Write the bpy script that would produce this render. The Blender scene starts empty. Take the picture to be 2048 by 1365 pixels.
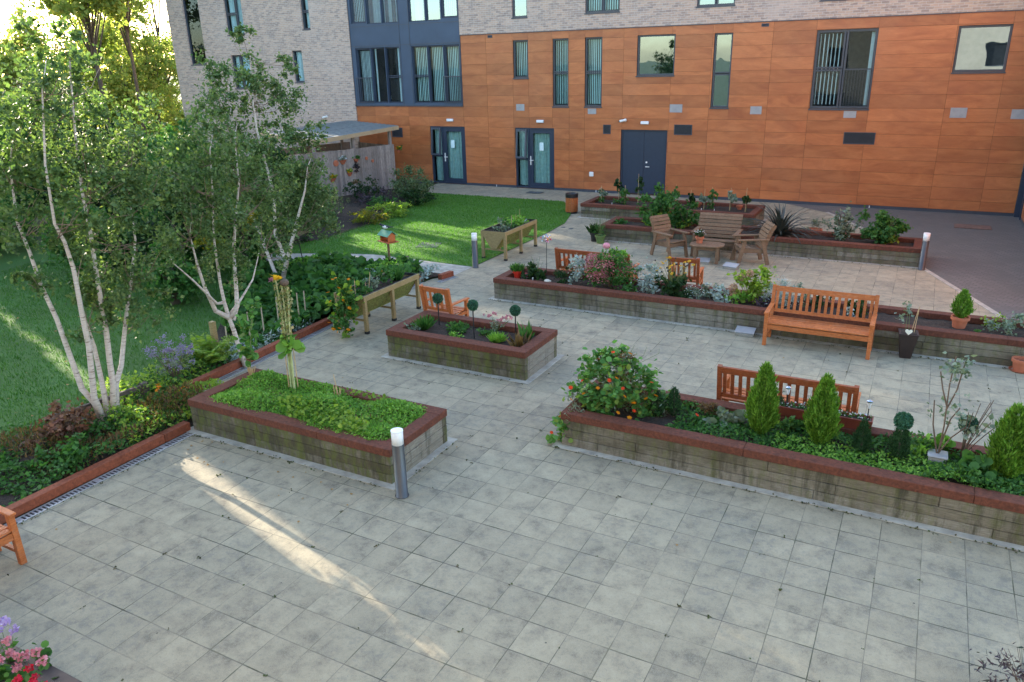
import bpy, math, random
import numpy as np
from mathutils import Vector, Matrix
random.seed(7); RNG = np.random.default_rng(11)
SC = bpy.context.scene; COL = SC.collection
# ------------------------------------------------ camera, sky, sun, exposure
def camera():
    yaw, pit, rol = math.radians(-28.478), math.radians(20.078), math.radians(-1.488)
    f = Vector((math.sin(yaw)*math.cos(pit), math.cos(yaw)*math.cos(pit), -math.sin(pit)))
    r = f.cross(Vector((0, 0, 1))).normalized(); u = r.cross(f)
    r2 = r*math.cos(rol)+u*math.sin(rol); u2 = -r*math.sin(rol)+u*math.cos(rol)
    cd = bpy.data.cameras.new('camera'); co = bpy.data.objects.new('camera', cd); COL.objects.link(co)
    m = Matrix((r2, u2, -f)).transposed().to_4x4(); m.translation = Vector((1.494, -7.944, 4.910)); co.matrix_world = m
    cd.sensor_width = 36; cd.lens = 1530.58/2048*36; cd.clip_start = .05; cd.clip_end = 2000
    SC.camera = co
camera()
SUN_EL, SUN_DX, SUN_DY = math.radians(15), -0.955, 0.297      # direction towards the sun
W = bpy.data.worlds.new("World"); SC.world = W; W.use_nodes = True
_nt = W.node_tree; _sky = _nt.nodes.new('ShaderNodeTexSky'); _sky.sky_type = 'NISHITA'; _sky.sun_disc = False
_sky.sun_elevation = SUN_EL; _sky.sun_rotation = math.atan2(SUN_DX, SUN_DY); _sky.air_density = 1.0; _sky.dust_density = 1.0; _sky.ozone_density = 1.0
_nt.links.new(_sky.outputs[0], _nt.nodes['Background'].inputs[0]); _nt.nodes['Background'].inputs[1].default_value = 0.15
sd = bpy.data.lights.new('sun', 'SUN'); sd.energy = 4.5; sd.angle = math.radians(.5); sd.color = (1, .86, .66)
so = bpy.data.objects.new('sun', sd); COL.objects.link(so)
_d = Vector((SUN_DX*math.cos(SUN_EL), SUN_DY*math.cos(SUN_EL), math.sin(SUN_EL)))
so.rotation_euler = _d.to_track_quat('Z', 'Y').to_euler(); so.location = (0, 0, 30)
SC.view_settings.view_transform = 'Standard'; SC.view_settings.look = 'None'; SC.view_settings.gamma = 1; SC.view_settings.exposure = 2.45
SC.cycles.use_denoising = True; SC.cycles.max_bounces = 6; SC.cycles.diffuse_bounces = 3; SC.cycles.glossy_bounces = 3
SC.cycles.transparent_max_bounces = 8; SC.cycles.transmission_bounces = 3; SC.cycles.sample_clamp_indirect = 6
# ------------------------------------------------ node helpers
class Mat:
    def __init__(s, name):
        s.m = bpy.data.materials.new(name); s.m.use_nodes = True; s.nt = s.m.node_tree
        s.b = s.nt.nodes['Principled BSDF']; s.out = s.nt.nodes['Material Output']
    def n(s, t, ins=None, **at):
        x = s.nt.nodes.new(t)
        for k, v in at.items(): setattr(x, k, v)
        for k, v in (ins or {}).items(): s.put(x.inputs[k], v)
        return x
    def put(s, sock, v):
        if isinstance(v, bpy.types.NodeSocket): s.nt.links.new(v, sock)
        elif isinstance(v, tuple) and len(v) == 3 and sock.type == 'RGBA': sock.default_value = (*v, 1)
        else: sock.default_value = v
    def obj(s): return s.n('ShaderNodeTexCoord').outputs['Object']
    def math(s, op, a, b=0.0, c=None):
        x = s.n('ShaderNodeMath', operation=op); s.put(x.inputs[0], a); s.put(x.inputs[1], b)
        if c is not None: s.put(x.inputs[2], c)
        return x.outputs[0]
    def mix(s, f, a, b, blend='MIX'):
        x = s.n('ShaderNodeMix', data_type='RGBA', blend_type=blend); s.put(x.inputs[0], f); s.put(x.inputs[6], a); s.put(x.inputs[7], b)
        return x.outputs[2]
    def scale(s, v, sc):
        return s.n('ShaderNodeMapping', {'Vector': v, 'Scale': sc}).outputs[0]
    def noise(s, v, scale=5, detail=3, rough=.55, dist=0):
        return s.n('ShaderNodeTexNoise', {'Vector': v, 'Scale': scale, 'Detail': detail, 'Roughness': rough, 'Distortion': dist}).outputs[0]
    def ramp(s, f, stops):
        x = s.n('ShaderNodeValToRGB'); s.put(x.inputs[0], f); e = x.color_ramp.elements
        while len(e) > len(stops): e.remove(e[-1])
        while len(e) < len(stops): e.new(1)
        for el, (p, c) in zip(e, stops): el.position = p; el.color = (*c, 1) if len(c) == 3 else c
        return x.outputs[0]
    def step(s, f, a, b):
        x = s.n('ShaderNodeMapRange'); s.put(x.inputs[0], f); x.inputs[1].default_value = a; x.inputs[2].default_value = b
        return x.outputs[0]
    def island(s): return s.n('ShaderNodeNewGeometry').outputs['Random Per Island']
    def bump(s, h, strength=.3, dist=.01):
        s.nt.links.new(s.n('ShaderNodeBump', {'Height': h, 'Strength': strength, 'Distance': dist}).outputs[0], s.b.inputs['Normal'])
    def fin(s, col, rough=.7, metal=0, spec=.5):
        s.put(s.b.inputs['Base Color'], col); s.put(s.b.inputs['Roughness'], rough); s.put(s.b.inputs['Metallic'], metal)
        s.b.inputs['Specular IOR Level'].default_value = spec
        return s.m
def v3(g): return (g, g, g)
def plain(name, c, rough=.6, metal=0, var=.25, sc=8):
    m = Mat(name); f = m.noise(m.obj(), sc, 4)
    lo = tuple(x*(1-var) for x in c); hi = tuple(min(1, x*(1+var)) for x in c)
    return m.fin(m.ramp(f, [(.3, lo), (.7, hi)]), rough, metal)
def leaf(name, cols, trans=.35, rough=.5, tcol=None):
    m = Mat(name); isl = m.island()
    n = len(cols); base = m.ramp(isl, [((i+.0)/max(1, n-1), c) for i, c in enumerate(cols)])
    big = m.noise(m.obj(), 1.6, 2); base = m.mix(m.step(big, .35, .65), base, m.mix(1.0, base, (.72, .8, .7), 'MULTIPLY'))
    m.fin(base, rough+.1, 0, .22)
    tr = m.n('ShaderNodeBsdfTranslucent', {'Color': m.mix(1.0, base, tcol or (1.5, 1.6, .7), 'MULTIPLY')})
    ms = m.n('ShaderNodeMixShader', {0: trans, 1: m.b.outputs[0], 2: tr.outputs[0]})
    m.nt.links.new(ms.outputs[0], m.out.inputs[0]); return m.m
def timber(name, c1, c2, rough=.55, stretch=(3, 3, 14), tone=.25):
    m = Mat(name); o = m.obj()
    g = m.noise(m.scale(o, stretch), 6, 5, .6, .6); c = m.ramp(g, [(.3, c1), (.7, c2)])
    k = m.math('MULTIPLY_ADD', m.island(), tone, 1-tone/2)
    cc = m.n('ShaderNodeHueSaturation', {'Color': c, 'Value': k}).outputs[0]
    st = m.noise(m.scale(o, (1.3, 1.3, 1.3)), 3, 5, .7); cc = m.mix(m.math('MULTIPLY', m.step(st, .5, .75), .4), cc, tuple(x*.45 for x in c1))
    if 'oiled' in name: cc = m.mix(m.math('MULTIPLY', m.step(m.noise(m.scale(o, (2, 2, 5)), 4, 6, .75), .52, .72), .38), cc, (.40, .24, .15))
    m.bump(g, .25, .004); return m.fin(cc, rough, 0, .3)
def sleeper(name, moss):
    m = Mat(name); o = m.obj(); isl = m.island()
    g = m.noise(m.scale(o, (2.2, 2.2, 34)), 3, 6, .7, .5)
    c = m.ramp(g, [(.25, (.085, .068, .045)), (.5, (.165, .14, .10)), (.78, (.27, .24, .185))])
    c = m.n('ShaderNodeHueSaturation', {'Color': c, 'Value': m.math('MULTIPLY_ADD', isl, .75, .62), 'Saturation': m.math('MULTIPLY_ADD', isl, -.5, 1.2)}).outputs[0]
    st = m.noise(m.scale(o, (5.5, 5.5, .9)), 1.0, 7, .78)                 # narrow run-down stains
    c = m.mix(m.math('MULTIPLY', m.step(st, .50-moss*.05, .66-moss*.06), .85), c, (.04, .036, .022))
    bl = m.noise(m.scale(o, (1.1, 1.1, 1.4)), 1.4, 6, .7)
    c = m.mix(m.math('MULTIPLY', m.step(bl, .47-moss*.10, .68-moss*.08), .45+.4*moss), c, (.055, .045, .022))
    gr = m.noise(m.scale(o, (6, 6, 2.0)), 1.5, 7, .8)
    c = m.mix(m.math('MULTIPLY', m.step(gr, .52-moss*.07, .66-moss*.06), .25+.6*max(0, moss)), c, (.10, .115, .022))
    m.bump(g, .45, .008); return m.fin(c, .92)
# ------------------------------------------------ mesh helpers
class MB:
    def __init__(s): s.v = []; s.f = []
    def add(s, vs, fs):
        k = len(s.v); s.v += [tuple(map(float, v)) for v in vs]; s.f += [tuple(i+k for i in f) for f in fs]; return s
    def box(s, x0, x1, y0, y1, z0, z1):
        return s.add([(x0, y0, z0), (x1, y0, z0), (x1, y1, z0), (x0, y1, z0), (x0, y0, z1), (x1, y0, z1), (x1, y1, z1), (x0, y1, z1)],
                     [(0, 3, 2, 1), (4, 5, 6, 7), (0, 1, 5, 4), (1, 2, 6, 5), (2, 3, 7, 6), (3, 0, 4, 7)])
    def bar(s, a, b, w, h, up=(0, 0, 1)):
        a, b = Vector(a), Vector(b); d = (b-a).normalized(); u = Vector(up)
        r = d.cross(u)
        if r.length < 1e-3: r = d.cross(Vector((0, 1, 0)))
        r.normalize(); u = r.cross(d); r *= w/2; u *= h/2
        vs = [p+i*r+j*u for p in (a, b) for i, j in ((-1, -1), (1, -1), (1, 1), (-1, 1))]
        return s.add(vs, [(0, 1, 2, 3), (7, 6, 5, 4), (0, 4, 5, 1), (1, 5, 6, 2), (2, 6, 7, 3), (3, 7, 4, 0)])
    def tube(s, pts, rad, n=8):
        pts = [Vector(p) for p in pts]; k0 = len(s.v); N = len(pts)
        if not hasattr(rad, '__len__'): rad = [rad]*N
        ref = Vector((.31, .95, .1))
        for i, p in enumerate(pts):
            d = (pts[min(i+1, N-1)]-pts[max(i-1, 0)]).normalized()
            if abs(d.dot(ref)) > .95: ref = Vector((1, 0, .1))
            r = d.cross(ref).normalized(); u = r.cross(d)
            for j in range(n):
                a = 2*math.pi*j/n; q = p+(r*math.cos(a)+u*math.sin(a))*rad[i]; s.v.append(tuple(q))
        for i in range(N-1):
            for j in range(n): a = k0+i*n+j; b = k0+i*n+(j+1) % n; s.f.append((a, b, b+n, a+n))
        s.f.append(tuple(k0+j for j in range(n))[::-1]); s.f.append(tuple(k0+(N-1)*n+j for j in range(n))); return s
    def lathe(s, prof, n=20, c=(0, 0, 0)):
        k0 = len(s.v)
        for r, z in prof:
            for j in range(n): a = 2*math.pi*j/n; s.v.append((c[0]+r*math.cos(a), c[1]+r*math.sin(a), c[2]+z))
        for i in range(len(prof)-1):
            for j in range(n): a = k0+i*n+j; b = k0+i*n+(j+1) % n; s.f.append((a, b, b+n, a+n))
        s.f.append(tuple(k0+j for j in range(n))[::-1]); s.f.append(tuple(k0+(len(prof)-1)*n+j for j in range(n))); return s
    def ball(s, c, r, sq=1, n=14, m=8, jit=0):
        return s.lathe([(max(1e-4, r*math.sin(math.pi*i/m)), -r*sq*math.cos(math.pi*i/m)) for i in range(m+1)], n, c)
    def prism(s, poly, z0, z1):
        n = len(poly); vs = [(x, y, z0) for x, y in poly]+[(x, y, z1) for x, y in poly]
        return s.add(vs, [tuple(range(n))[::-1], tuple(range(n, 2*n))]+[(i, (i+1) % n, n+(i+1) % n, n+i) for i in range(n)])
    def sheet(s, poly, z): return s.add([(x, y, z) for x, y in poly], [tuple(range(len(poly)))])
    def rot(s, M):
        s.v = [tuple(M @ Vector(v)) for v in s.v]; return s
    def build(s, name, mat, parent=None, smooth=False, bevel=0):
        me = bpy.data.meshes.new(name); me.from_pydata(s.v, [], s.f); me.materials.append(mat)
        if smooth: me.polygons.foreach_set('use_smooth', [len(f) < 8 for f in s.f])
        o = bpy.data.objects.new(name, me); COL.objects.link(o)
        if parent: o.parent = parent
        if bevel:
            b = o.modifiers.new('bevel', 'BEVEL'); b.width = bevel; b.segments = 1; b.limit_method = 'ANGLE'
        return o
def tag(o, label=None, cat=None, group=None, kind=None):
    if label: o['label'] = label
    if cat: o['category'] = cat
    if group: o['group'] = group
    if kind: o['kind'] = kind
    return o
def thing(name, label, cat, loc=(0, 0, 0), rz=0, group=None):
    o = bpy.data.objects.new(name, None); COL.objects.link(o); o.location = loc; o.rotation_euler = (0, 0, rz); o.empty_display_size = .1
    return tag(o, label, cat, group)
def dup(root, loc, rz=0, label=None, group=None, scale=None):
    r = root.copy(); COL.objects.link(r); r.location = loc; r.rotation_euler = (0, 0, rz)
    if scale: r.scale = (scale,)*3
    if label: r['label'] = label
    if group: r['group'] = group
    for ch in [c for c in bpy.data.objects if c.parent == root]:
        c = ch.copy(); COL.objects.link(c); c.parent = r
        for g in [q for q in bpy.data.objects if q.parent == ch]:
            d = g.copy(); COL.objects.link(d); d.parent = c
    return r
# leaf-like faces, vectorised
T_LEAF = np.array([(0, 0, 0), (.36, .4, .08), (0, 1, 0), (-.36, .4, .08)])
T_THIN = np.array([(0, 0, 0), (.12, .35, .03), (0, 1, 0), (-.12, .35, .03)])
T_BLADE = np.array([(-.05, 0, 0), (.05, 0, 0), (0, 1, 0)])
T_ROUND = np.array([(.5*math.cos(a), .5+.5*math.sin(a), .07*math.cos(2*a)) for a in np.linspace(0, 2*math.pi, 8)[:-1]])
T_PETAL = np.array([(0, 0, 0), (.3, .5, .1), (.16, 1, .2), (-.16, 1, .2), (-.3, .5, .1)])
T_MAPLE = np.array([(0, 0, 0), (.45, .1, 0), (.25, .4, .05), (.5, .7, 0), (.15, .65, .05), (0, 1, 0), (-.15, .65, .05), (-.5, .7, 0), (-.25, .4, .05), (-.45, .1, 0)])
def nrm(a): return a/np.maximum(np.linalg.norm(a, axis=1, keepdims=True), 1e-9)
def leaves(name, mat, parent, P, size, tmpl=T_LEAF, up=.6, tip=None, tipj=1.0, sj=.35, stand=0.0):
    """P (N,3) leaf bases; up biases the normal skywards; tip (N,3) preferred tip direction"""
    P = np.asarray(P, float); N = len(P)
    nn = RNG.normal(size=(N, 3)); nn = nrm(nn*.6+np.array([0, 0, up])[None])
    t = RNG.normal(size=(N, 3))*tipj
    if tip is not None: t = t+np.asarray(tip, float)
    if stand: t = t*.35+np.array([0, 0, stand])
    t = nrm(t)
    if stand or tip is not None: r = nrm(np.cross(t, nn)); nn = np.cross(r, t)
    else: r = nrm(np.cross(t, nn)); t = np.cross(nn, r)
    s = size*(1+sj*RNG.uniform(-1, 1, N)) if not hasattr(size, '__len__') else np.asarray(size)
    k = len(tmpl)
    V = P[:, None]+s[:, None, None]*(tmpl[None, :, 0:1]*r[:, None]+tmpl[None, :, 1:2]*t[:, None]+tmpl[None, :, 2:3]*nn[:, None])
    me = bpy.data.meshes.new(name); me.vertices.add(N*k); me.vertices.foreach_set('co', V.reshape(-1).astype(np.float32))
    me.loops.add(N*k); me.loops.foreach_set('vertex_index', np.arange(N*k, dtype=np.int32))
    me.polygons.add(N); me.polygons.foreach_set('loop_start', np.arange(0, N*k, k, dtype=np.int32))
    me.polygons.foreach_set('loop_total', np.full(N, k, dtype=np.int32)); me.update(calc_edges=True); me.materials.append(mat)
    o = bpy.data.objects.new(name, me); COL.objects.link(o)
    if parent: o.parent = parent
    return o
def blob(c, r, n, clumps=12, sig=.22, shell=.55):
    """n points in an ellipsoid, gathered in clumps near its surface"""
    r = np.array(r if hasattr(r, '__len__') else (r, r, r), float)
    d = nrm(RNG.normal(size=(clumps, 3))); q = RNG.uniform(shell, 1, (clumps, 1))*d
    q = q*(RNG.uniform(size=(clumps, 1)) > .18)+(d*.35)*(RNG.uniform(size=(clumps, 1)) <= .18)
    idx = RNG.integers(0, clumps, n); off = nrm(RNG.normal(size=(n, 3)))*np.abs(RNG.normal(size=(n, 1)))*sig
    return np.array(c)[None]+(q[idx]+off)*r[None]
# ------------------------------------------------ materials
def patio_mat():
    m = Mat('paving_slabs'); o = m.obj(); xyz = m.n('ShaderNodeSeparateXYZ', {0: o})
    J = []; F = []
    jn = m.noise(o, 3.0, 3)
    wob = m.math('MULTIPLY_ADD', m.noise(o, 2.2, 2), .012, -.006)
    for ax in (0, 1):
        p = m.math('ADD', m.math('DIVIDE', xyz.outputs[ax], .4), wob); F.append(m.math('FLOOR', p))
        fr = m.math('FRACT', p); d = m.math('MINIMUM', fr, m.math('SUBTRACT', 1.0, fr))
        w = m.math('MULTIPLY_ADD', jn, .026, .002 if ax else -.003)
        J.append(m.math('LESS_THAN', d, w))
    joint = m.math('MAXIMUM', J[0], J[1])
    cell = m.n('ShaderNodeCombineXYZ', {0: F[0], 1: F[1]}).outputs[0]
    wn = m.n('ShaderNodeTexWhiteNoise', {'Vector': cell}, noise_dimensions='3D')
    off = m.n('ShaderNodeVectorMath', {0: o, 1: m.n('ShaderNodeVectorMath', {0: wn.outputs['Color'], 1: (7, 7, 7)}, operation='MULTIPLY').outputs[0]}, operation='ADD').outputs[0]
    blot = m.noise(off, 3.6, 7, .74); fine = m.noise(o, 38, 4, .7); big = m.noise(o, .55, 3, .55); grit = m.noise(o, 160, 2)
    c = m.ramp(blot, [(.33, (.155, .134, .094)), (.43, (.26, .224, .152)), (.52, (.32, .276, .184)), (.7, (.375, .325, .22))])
    c = m.n('ShaderNodeHueSaturation', {'Color': c, 'Value': m.math('MULTIPLY_ADD', wn.outputs['Value'], .18, .9)}).outputs[0]
    c = m.mix(m.math('MULTIPLY', m.step(big, .5, .68), .42), c, (.19, .18, .13))
    c = m.mix(m.math('MULTIPLY', m.step(fine, .52, .70), .45), c, (.14, .132, .11))
    c = m.mix(m.math('MULTIPLY', m.step(grit, .5, .66), .32), c, (.5, .48, .42))
    sp = m.noise(off, 9.0, 5, .75); c = m.mix(m.math('MULTIPLY', m.math('MULTIPLY', m.step(sp, .50, .62), m.step(big, .38, .6)), .42), c, (.135, .135, .125))
    vor = m.n('ShaderNodeTexVoronoi', {'Vector': o, 'Scale': 2.2}).outputs[0]; c = m.mix(m.math('MULTIPLY', m.math('LESS_THAN', vor, .022), .8), c, (.05, .05, .045))
    jc = m.ramp(jn, [(.42, (.11, .10, .085)), (.6, (.06, .062, .035))])
    c = m.mix(m.math('MULTIPLY', joint, m.step(m.noise(o, 1.1, 3), .30, .62)), c, jc)
    h = m.math('SUBTRACT', m.math('MULTIPLY_ADD', fine, .25, m.math('MULTIPLY', wn.outputs['Value'], .3)), m.math('MULTIPLY', joint, 1.0))
    m.bump(h, .5, .006); return m.fin(c, .85)
def block_mat():
    m = Mat('block_paving'); o = m.obj(); r = m.n('ShaderNodeMapping', {'Vector': o}); r.inputs['Rotation'].default_value = (0, 0, math.radians(25))
    b = m.n('ShaderNodeTexBrick', {'Vector': r.outputs[0], 'Color1': (.15, .142, .135), 'Color2': (.118, .116, .112), 'Mortar': (.06, .06, .055), 'Scale': 1.0, 'Mortar Size': .006, 'Brick Width': .2, 'Row Height': .1, 'Bias': 0})
    c = m.mix(m.step(m.noise(o, 1.3, 4), .4, .7), b.outputs[0], (.11, .108, .10)); m.bump(b.outputs[1], -.3, .004)
    return m.fin(c, .85)
def brick_mat():
    m = Mat('buff_brick'); o = m.obj(); s = m.n('ShaderNodeSeparateXYZ', {0: o})
    v = m.n('ShaderNodeCombineXYZ', {0: m.math('ADD', s.outputs[0], s.outputs[1]), 1: s.outputs[2]}).outputs[0]
    b = m.n('ShaderNodeTexBrick', {'Vector': v, 'Color1': (.50, .35, .275), 'Color2': (.25, .19, .175), 'Mortar': (.50, .46, .43), 'Scale': 1.0, 'Mortar Size': .006, 'Brick Width': .225, 'Row Height': .075, 'Bias': -.15})
    c = m.mix(m.math('MULTIPLY', m.step(m.noise(m.scale(v, (2, 7, 1)), 3, 3), .52, .62), .55), b.outputs[0], (.60, .48, .38))
    c = m.mix(m.math('MULTIPLY', m.step(m.noise(v, .5, 4), .5, .75), .35), c, (.52, .46, .43)); m.bump(b.outputs[1], -.4, .005)
    return m.fin(c, .9)
def cladding_mat():
    m = Mat('orange_wood_laminate'); o = m.obj(); isl = m.island()
    off = m.n('ShaderNodeVectorMath', {0: o, 1: m.n('ShaderNodeCombineXYZ', {0: m.math('MULTIPLY', isl, 31.0), 2: m.math('MULTIPLY', isl, 17.0)}).outputs[0]}, operation='ADD').outputs[0]
    g = m.noise(m.scale(off, (.6, 1, 2.2)), 1.3, 5, .6, 1.3); g2 = m.noise(m.scale(off, (2, 1, 14)), 3, 4, .7)
    c = m.ramp(g, [(.25, (.32, .090, .031)), (.48, (.45, .142, .047)), (.76, (.56, .195, .068))])
    c = m.mix(m.math('MULTIPLY', m.step(g2, .42, .7), .28), c, (.27, .08, .03))
    c = m.mix(m.math('MULTIPLY', m.step(m.noise(o, .35, 4, .6), .45, .7), .30), c, (.34, .15, .08))
    c = m.mix(m.math('MULTIPLY', m.step(m.noise(off, .8, 5, .7), .5, .72), .35), c, (.36, .085, .032))
    c = m.n('ShaderNodeHueSaturation', {'Color': c, 'Value': m.math('MULTIPLY_ADD', isl, .26, .84)}).outputs[0]
    return m.fin(c, .36)
def glass_mat(name='window_glass', k=.0, f0=.65):
    m = Mat(name); fr = m.n('ShaderNodeFresnel', {'IOR': 1.7}).outputs[0]
    f = m.math('MULTIPLY_ADD', fr, f0, k)
    wv = m.noise(m.obj(), .9, 2)
    bp = m.n('ShaderNodeBump', {'Height': wv, 'Strength': .06, 'Distance': .05}).outputs[0]
    gl = m.n('ShaderNodeBsdfGlossy', {'Color': (.62, .82, 1), 'Roughness': .01, 'Normal': bp}); tr = m.n('ShaderNodeBsdfTransparent', {'Color': (.80, .92, .93)})
    ms = m.n('ShaderNodeMixShader', {0: f, 1: tr.outputs[0], 2: gl.outputs[0]}); m.nt.links.new(ms.outputs[0], m.out.inputs[0]); return m.m
def grass_ground(name, c1, c2, c3):
    m = Mat(name); o = m.obj(); a = m.noise(o, .7, 4, .6); b = m.noise(o, 30, 4, .7)
    c = m.ramp(b, [(.3, c1), (.6, c2)]); c = m.mix(m.step(a, .4, .65), c, c3); m.bump(b, .6, .02); return m.fin(c, .9)
def soil_mat():
    m = Mat('soil'); o = m.obj(); a = m.noise(o, 22, 5, .7); c = m.ramp(a, [(.3, (.012, .008, .006)), (.6, (.045, .03, .021)), (.8, (.085, .06, .042))])
    m.bump(a, 1.0, .03); return m.fin(c, .95)
def bark_mat():
    m = Mat('birch_bark'); o = m.obj(); a = m.noise(m.scale(o, (4, 4, 22)), 2, 4, .6); b = m.noise(o, 3, 3)
    c = m.ramp(a, [(.33, (.09, .07, .06)), (.42, (.5, .43, .38)), (.7, (.66, .6, .56))]); c = m.mix(m.math('MULTIPLY', b, .3), c, (.45, .28, .2))
    m.bump(a, .3, .01); return m.fin(c, .75)
BARK2 = plain('brown_birch_twig', (.20, .135, .10), .8, 0, .3, 6)
PATIO = patio_mat(); BLOCK = block_mat(); BRICK = brick_mat(); CLAD = cladding_mat(); GLASS = glass_mat(); GLASSR = glass_mat('reflective_glass', .32, .6); SOIL = soil_mat(); BARK = bark_mat()
LAWN = grass_ground('lawn_ground', (.035, .10, .010), (.075, .20, .022), (.055, .15, .016))
ROUGHG = grass_ground('rough_grass', (.02, .045, .008), (.05, .09, .02), (.06, .075, .03))
CONC = plain('pale_concrete', (.36, .34, .29), .85, 0, .3, 5)
CAPM = timber('red_stained_timber', (.07, .026, .017), (.155, .050, .030), .85, (4, 4, 4), .3)
KERBM = timber('kerb_stained_timber', (.13, .036, .018), (.27, .075, .036), .8, (4, 4, 4), .3)
SLP = sleeper('mossy_sleeper', 1.0); SLG = sleeper('grey_sleeper', .35); SLPALE = sleeper('pale_sleeper', -.6)
ORG = timber('orange_oiled_hardwood', (.30, .078, .022), (.52, .165, .052), .5, (3, 3, 14), .4)
ORGD = timber('red_oiled_hardwood', (.20, .048, .017), (.36, .10, .035), .5, (3, 3, 14), .4)
BRN = timber('weathered_pine', (.12, .07, .04), (.22, .135, .082), .7)
PINE = timber('treated_pine', (.20, .145, .065), (.32, .24, .115), .65)
GREYW = timber('weathered_grey_boards', (.17, .14, .125), (.31, .265, .24), .85, (8, 8, 1.2), .5)
NAVY = plain('blue_grey_aluminium', (.022, .034, .062), .45, 0, .08); DARKF = plain('charcoal_frame', (.055, .062, .08), .4, 0, .1)
NAVYP = plain('slate_blue_panel', (.045, .072, .12), .5, 0, .1, 2)
DKGREY = plain('dark_grey_metal', (.07, .075, .085), .35, .3, .1); STEEL = plain('stainless_steel', (.6, .62, .64), .25, 1, .1)
GALV = plain('galvanised_grating', (.42, .44, .46), .4, .6, .15); WHITE = plain('white_plastic', (.75, .75, .74), .4, 0, .05)
DIFFU = plain('opal_diffuser', (.82, .83, .86), .3, 0, .03); BLACK = plain('black_plastic', (.015, .015, .017), .45, 0, .2)
BLACKR = plain('black_rubber', (.02, .02, .02), .8); TERRA = plain('terracotta', (.40, .12, .06), .75, 0, .15); REDP = plain('red_glazed_pot', (.55, .035, .02), .3, 0, .1)
GREENP = plain('green_glazed_pot', (.10, .16, .05), .25, 0, .2); PLATE = plain('grey_cover_plate', (.33, .33, .34), .6, 0, .1)
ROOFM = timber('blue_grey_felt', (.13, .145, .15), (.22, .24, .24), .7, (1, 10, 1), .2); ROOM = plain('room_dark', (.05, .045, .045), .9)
BLIND = plain('pale_blind_fabric', (.72, .90, .88), .8, 0, .06); BLINDW = plain('white_curtain', (.70, .78, .80), .8, 0, .08); CURT = plain('green_curtain', (.46, .60, .55), .85, 0, .15)
MANH = plain('cast_iron_cover', (.10, .11, .115), .6, .3, .3); DKRED = plain('dark_red_trough', (.20, .045, .03), .5, 0, .15)
CREAM = plain('cream_render', (.55, .47, .36), .9, 0, .1, 2)
L_BIRCH = leaf('birch_leaf', [(.055, .105, .042), (.10, .165, .065), (.16, .235, .10), (.08, .135, .055), (.22, .27, .11)])
L_BIRCHY = leaf('yellowing_birch_leaf', [(.08, .12, .02), (.16, .2, .03), (.3, .22, .03), (.12, .16, .03)], .45)
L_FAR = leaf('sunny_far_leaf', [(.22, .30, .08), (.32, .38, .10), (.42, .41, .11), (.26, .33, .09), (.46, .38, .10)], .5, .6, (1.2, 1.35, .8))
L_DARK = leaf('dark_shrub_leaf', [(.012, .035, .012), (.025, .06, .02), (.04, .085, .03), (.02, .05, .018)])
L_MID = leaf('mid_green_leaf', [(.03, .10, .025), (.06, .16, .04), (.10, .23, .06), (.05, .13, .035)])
L_BRT = leaf('bright_green_leaf', [(.10, .24, .035), (.19, .38, .06), (.28, .48, .09), (.13, .30, .045), (.24, .40, .10)], .35)
L_BRT2 = leaf('nasturtium_leaf', [(.06, .17, .045), (.11, .27, .075), (.19, .37, .11), (.07, .20, .05), (.25, .33, .08)], .35)
L_LIME = leaf('lime_leaf', [(.15, .25, .035), (.24, .37, .06), (.32, .42, .07), (.18, .28, .05)], .4)
L_CYP = leaf('golden_cypress_leaf', [(.055, .14, .018), (.11, .24, .03), (.20, .35, .055), (.08, .18, .025)], .3)
L_CYPD = leaf('dark_cypress_leaf', [(.015, .05, .02), (.03, .08, .035), (.045, .10, .045)], .2)
L_SILV = leaf('silver_leaf', [(.36, .42, .43), (.48, .54, .55), (.28, .34, .34), (.55, .6, .6)], .15)
L_SAGE = leaf('grey_green_leaf', [(.12, .16, .12), (.2, .25, .19), (.27, .32, .26)], .2)
L_SAGE2 = leaf('olive_grey_leaf', [(.07, .11, .05), (.12, .17, .08), (.18, .23, .12), (.09, .14, .06)], .25)
L_RED = leaf('bronze_leaf', [(.16, .06, .045), (.25, .11, .08), (.12, .07, .05), (.3, .15, .11)], .3)
L_BRNW = leaf('dry_brown_leaf', [(.12, .07, .035), (.2, .12, .06), (.08, .05, .03)], .3)
L_PURP = leaf('dusky_purple_leaf', [(.05, .03, .05), (.09, .06, .09), (.03, .05, .04)], .2)
L_GRASS = leaf('grass_blade', [(.05, .15, .015), (.08, .21, .025), (.12, .27, .035), (.06, .17, .02)], .35)
F_OR = leaf('orange_petal', [(.75, .22, .01), (.85, .3, .01)], .3, .5, (1, 1, 1)); F_RED = leaf('scarlet_petal', [(.85, .09, .015), (.8, .05, .015)], .3, .5, (1, 1, 1))
F_YEL = leaf('yellow_petal', [(.8, .42, .015), (.85, .5, .02)], .3, .5, (1, 1, 1)); F_PINK = leaf('pink_petal', [(.55, .16, .2), (.62, .25, .27), (.42, .12, .15), (.5, .3, .22)], .3, .5, (1, 1, 1))
F_ROSE = leaf('rose_pink_petal', [(.7, .22, .3), (.75, .35, .42), (.6, .15, .22)], .3, .5, (1, 1, 1)); F_LIL = leaf('lilac_petal', [(.5, .36, .75), (.6, .48, .8), (.4, .25, .6)], .3, .5, (1, 1, 1))
F_HOT = leaf('crimson_petal', [(.7, .02, .06), (.6, .01, .04), (.75, .05, .1)], .3, .5, (1, 1, 1)); F_WHT = leaf('white_petal', [(.8, .8, .8), (.7, .72, .75)], .3, .5, (1, 1, 1))
F_LAV = leaf('lavender_flower', [(.3, .24, .42), (.38, .32, .5), (.25, .2, .33)], .2, .5, (1, 1, 1))
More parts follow.
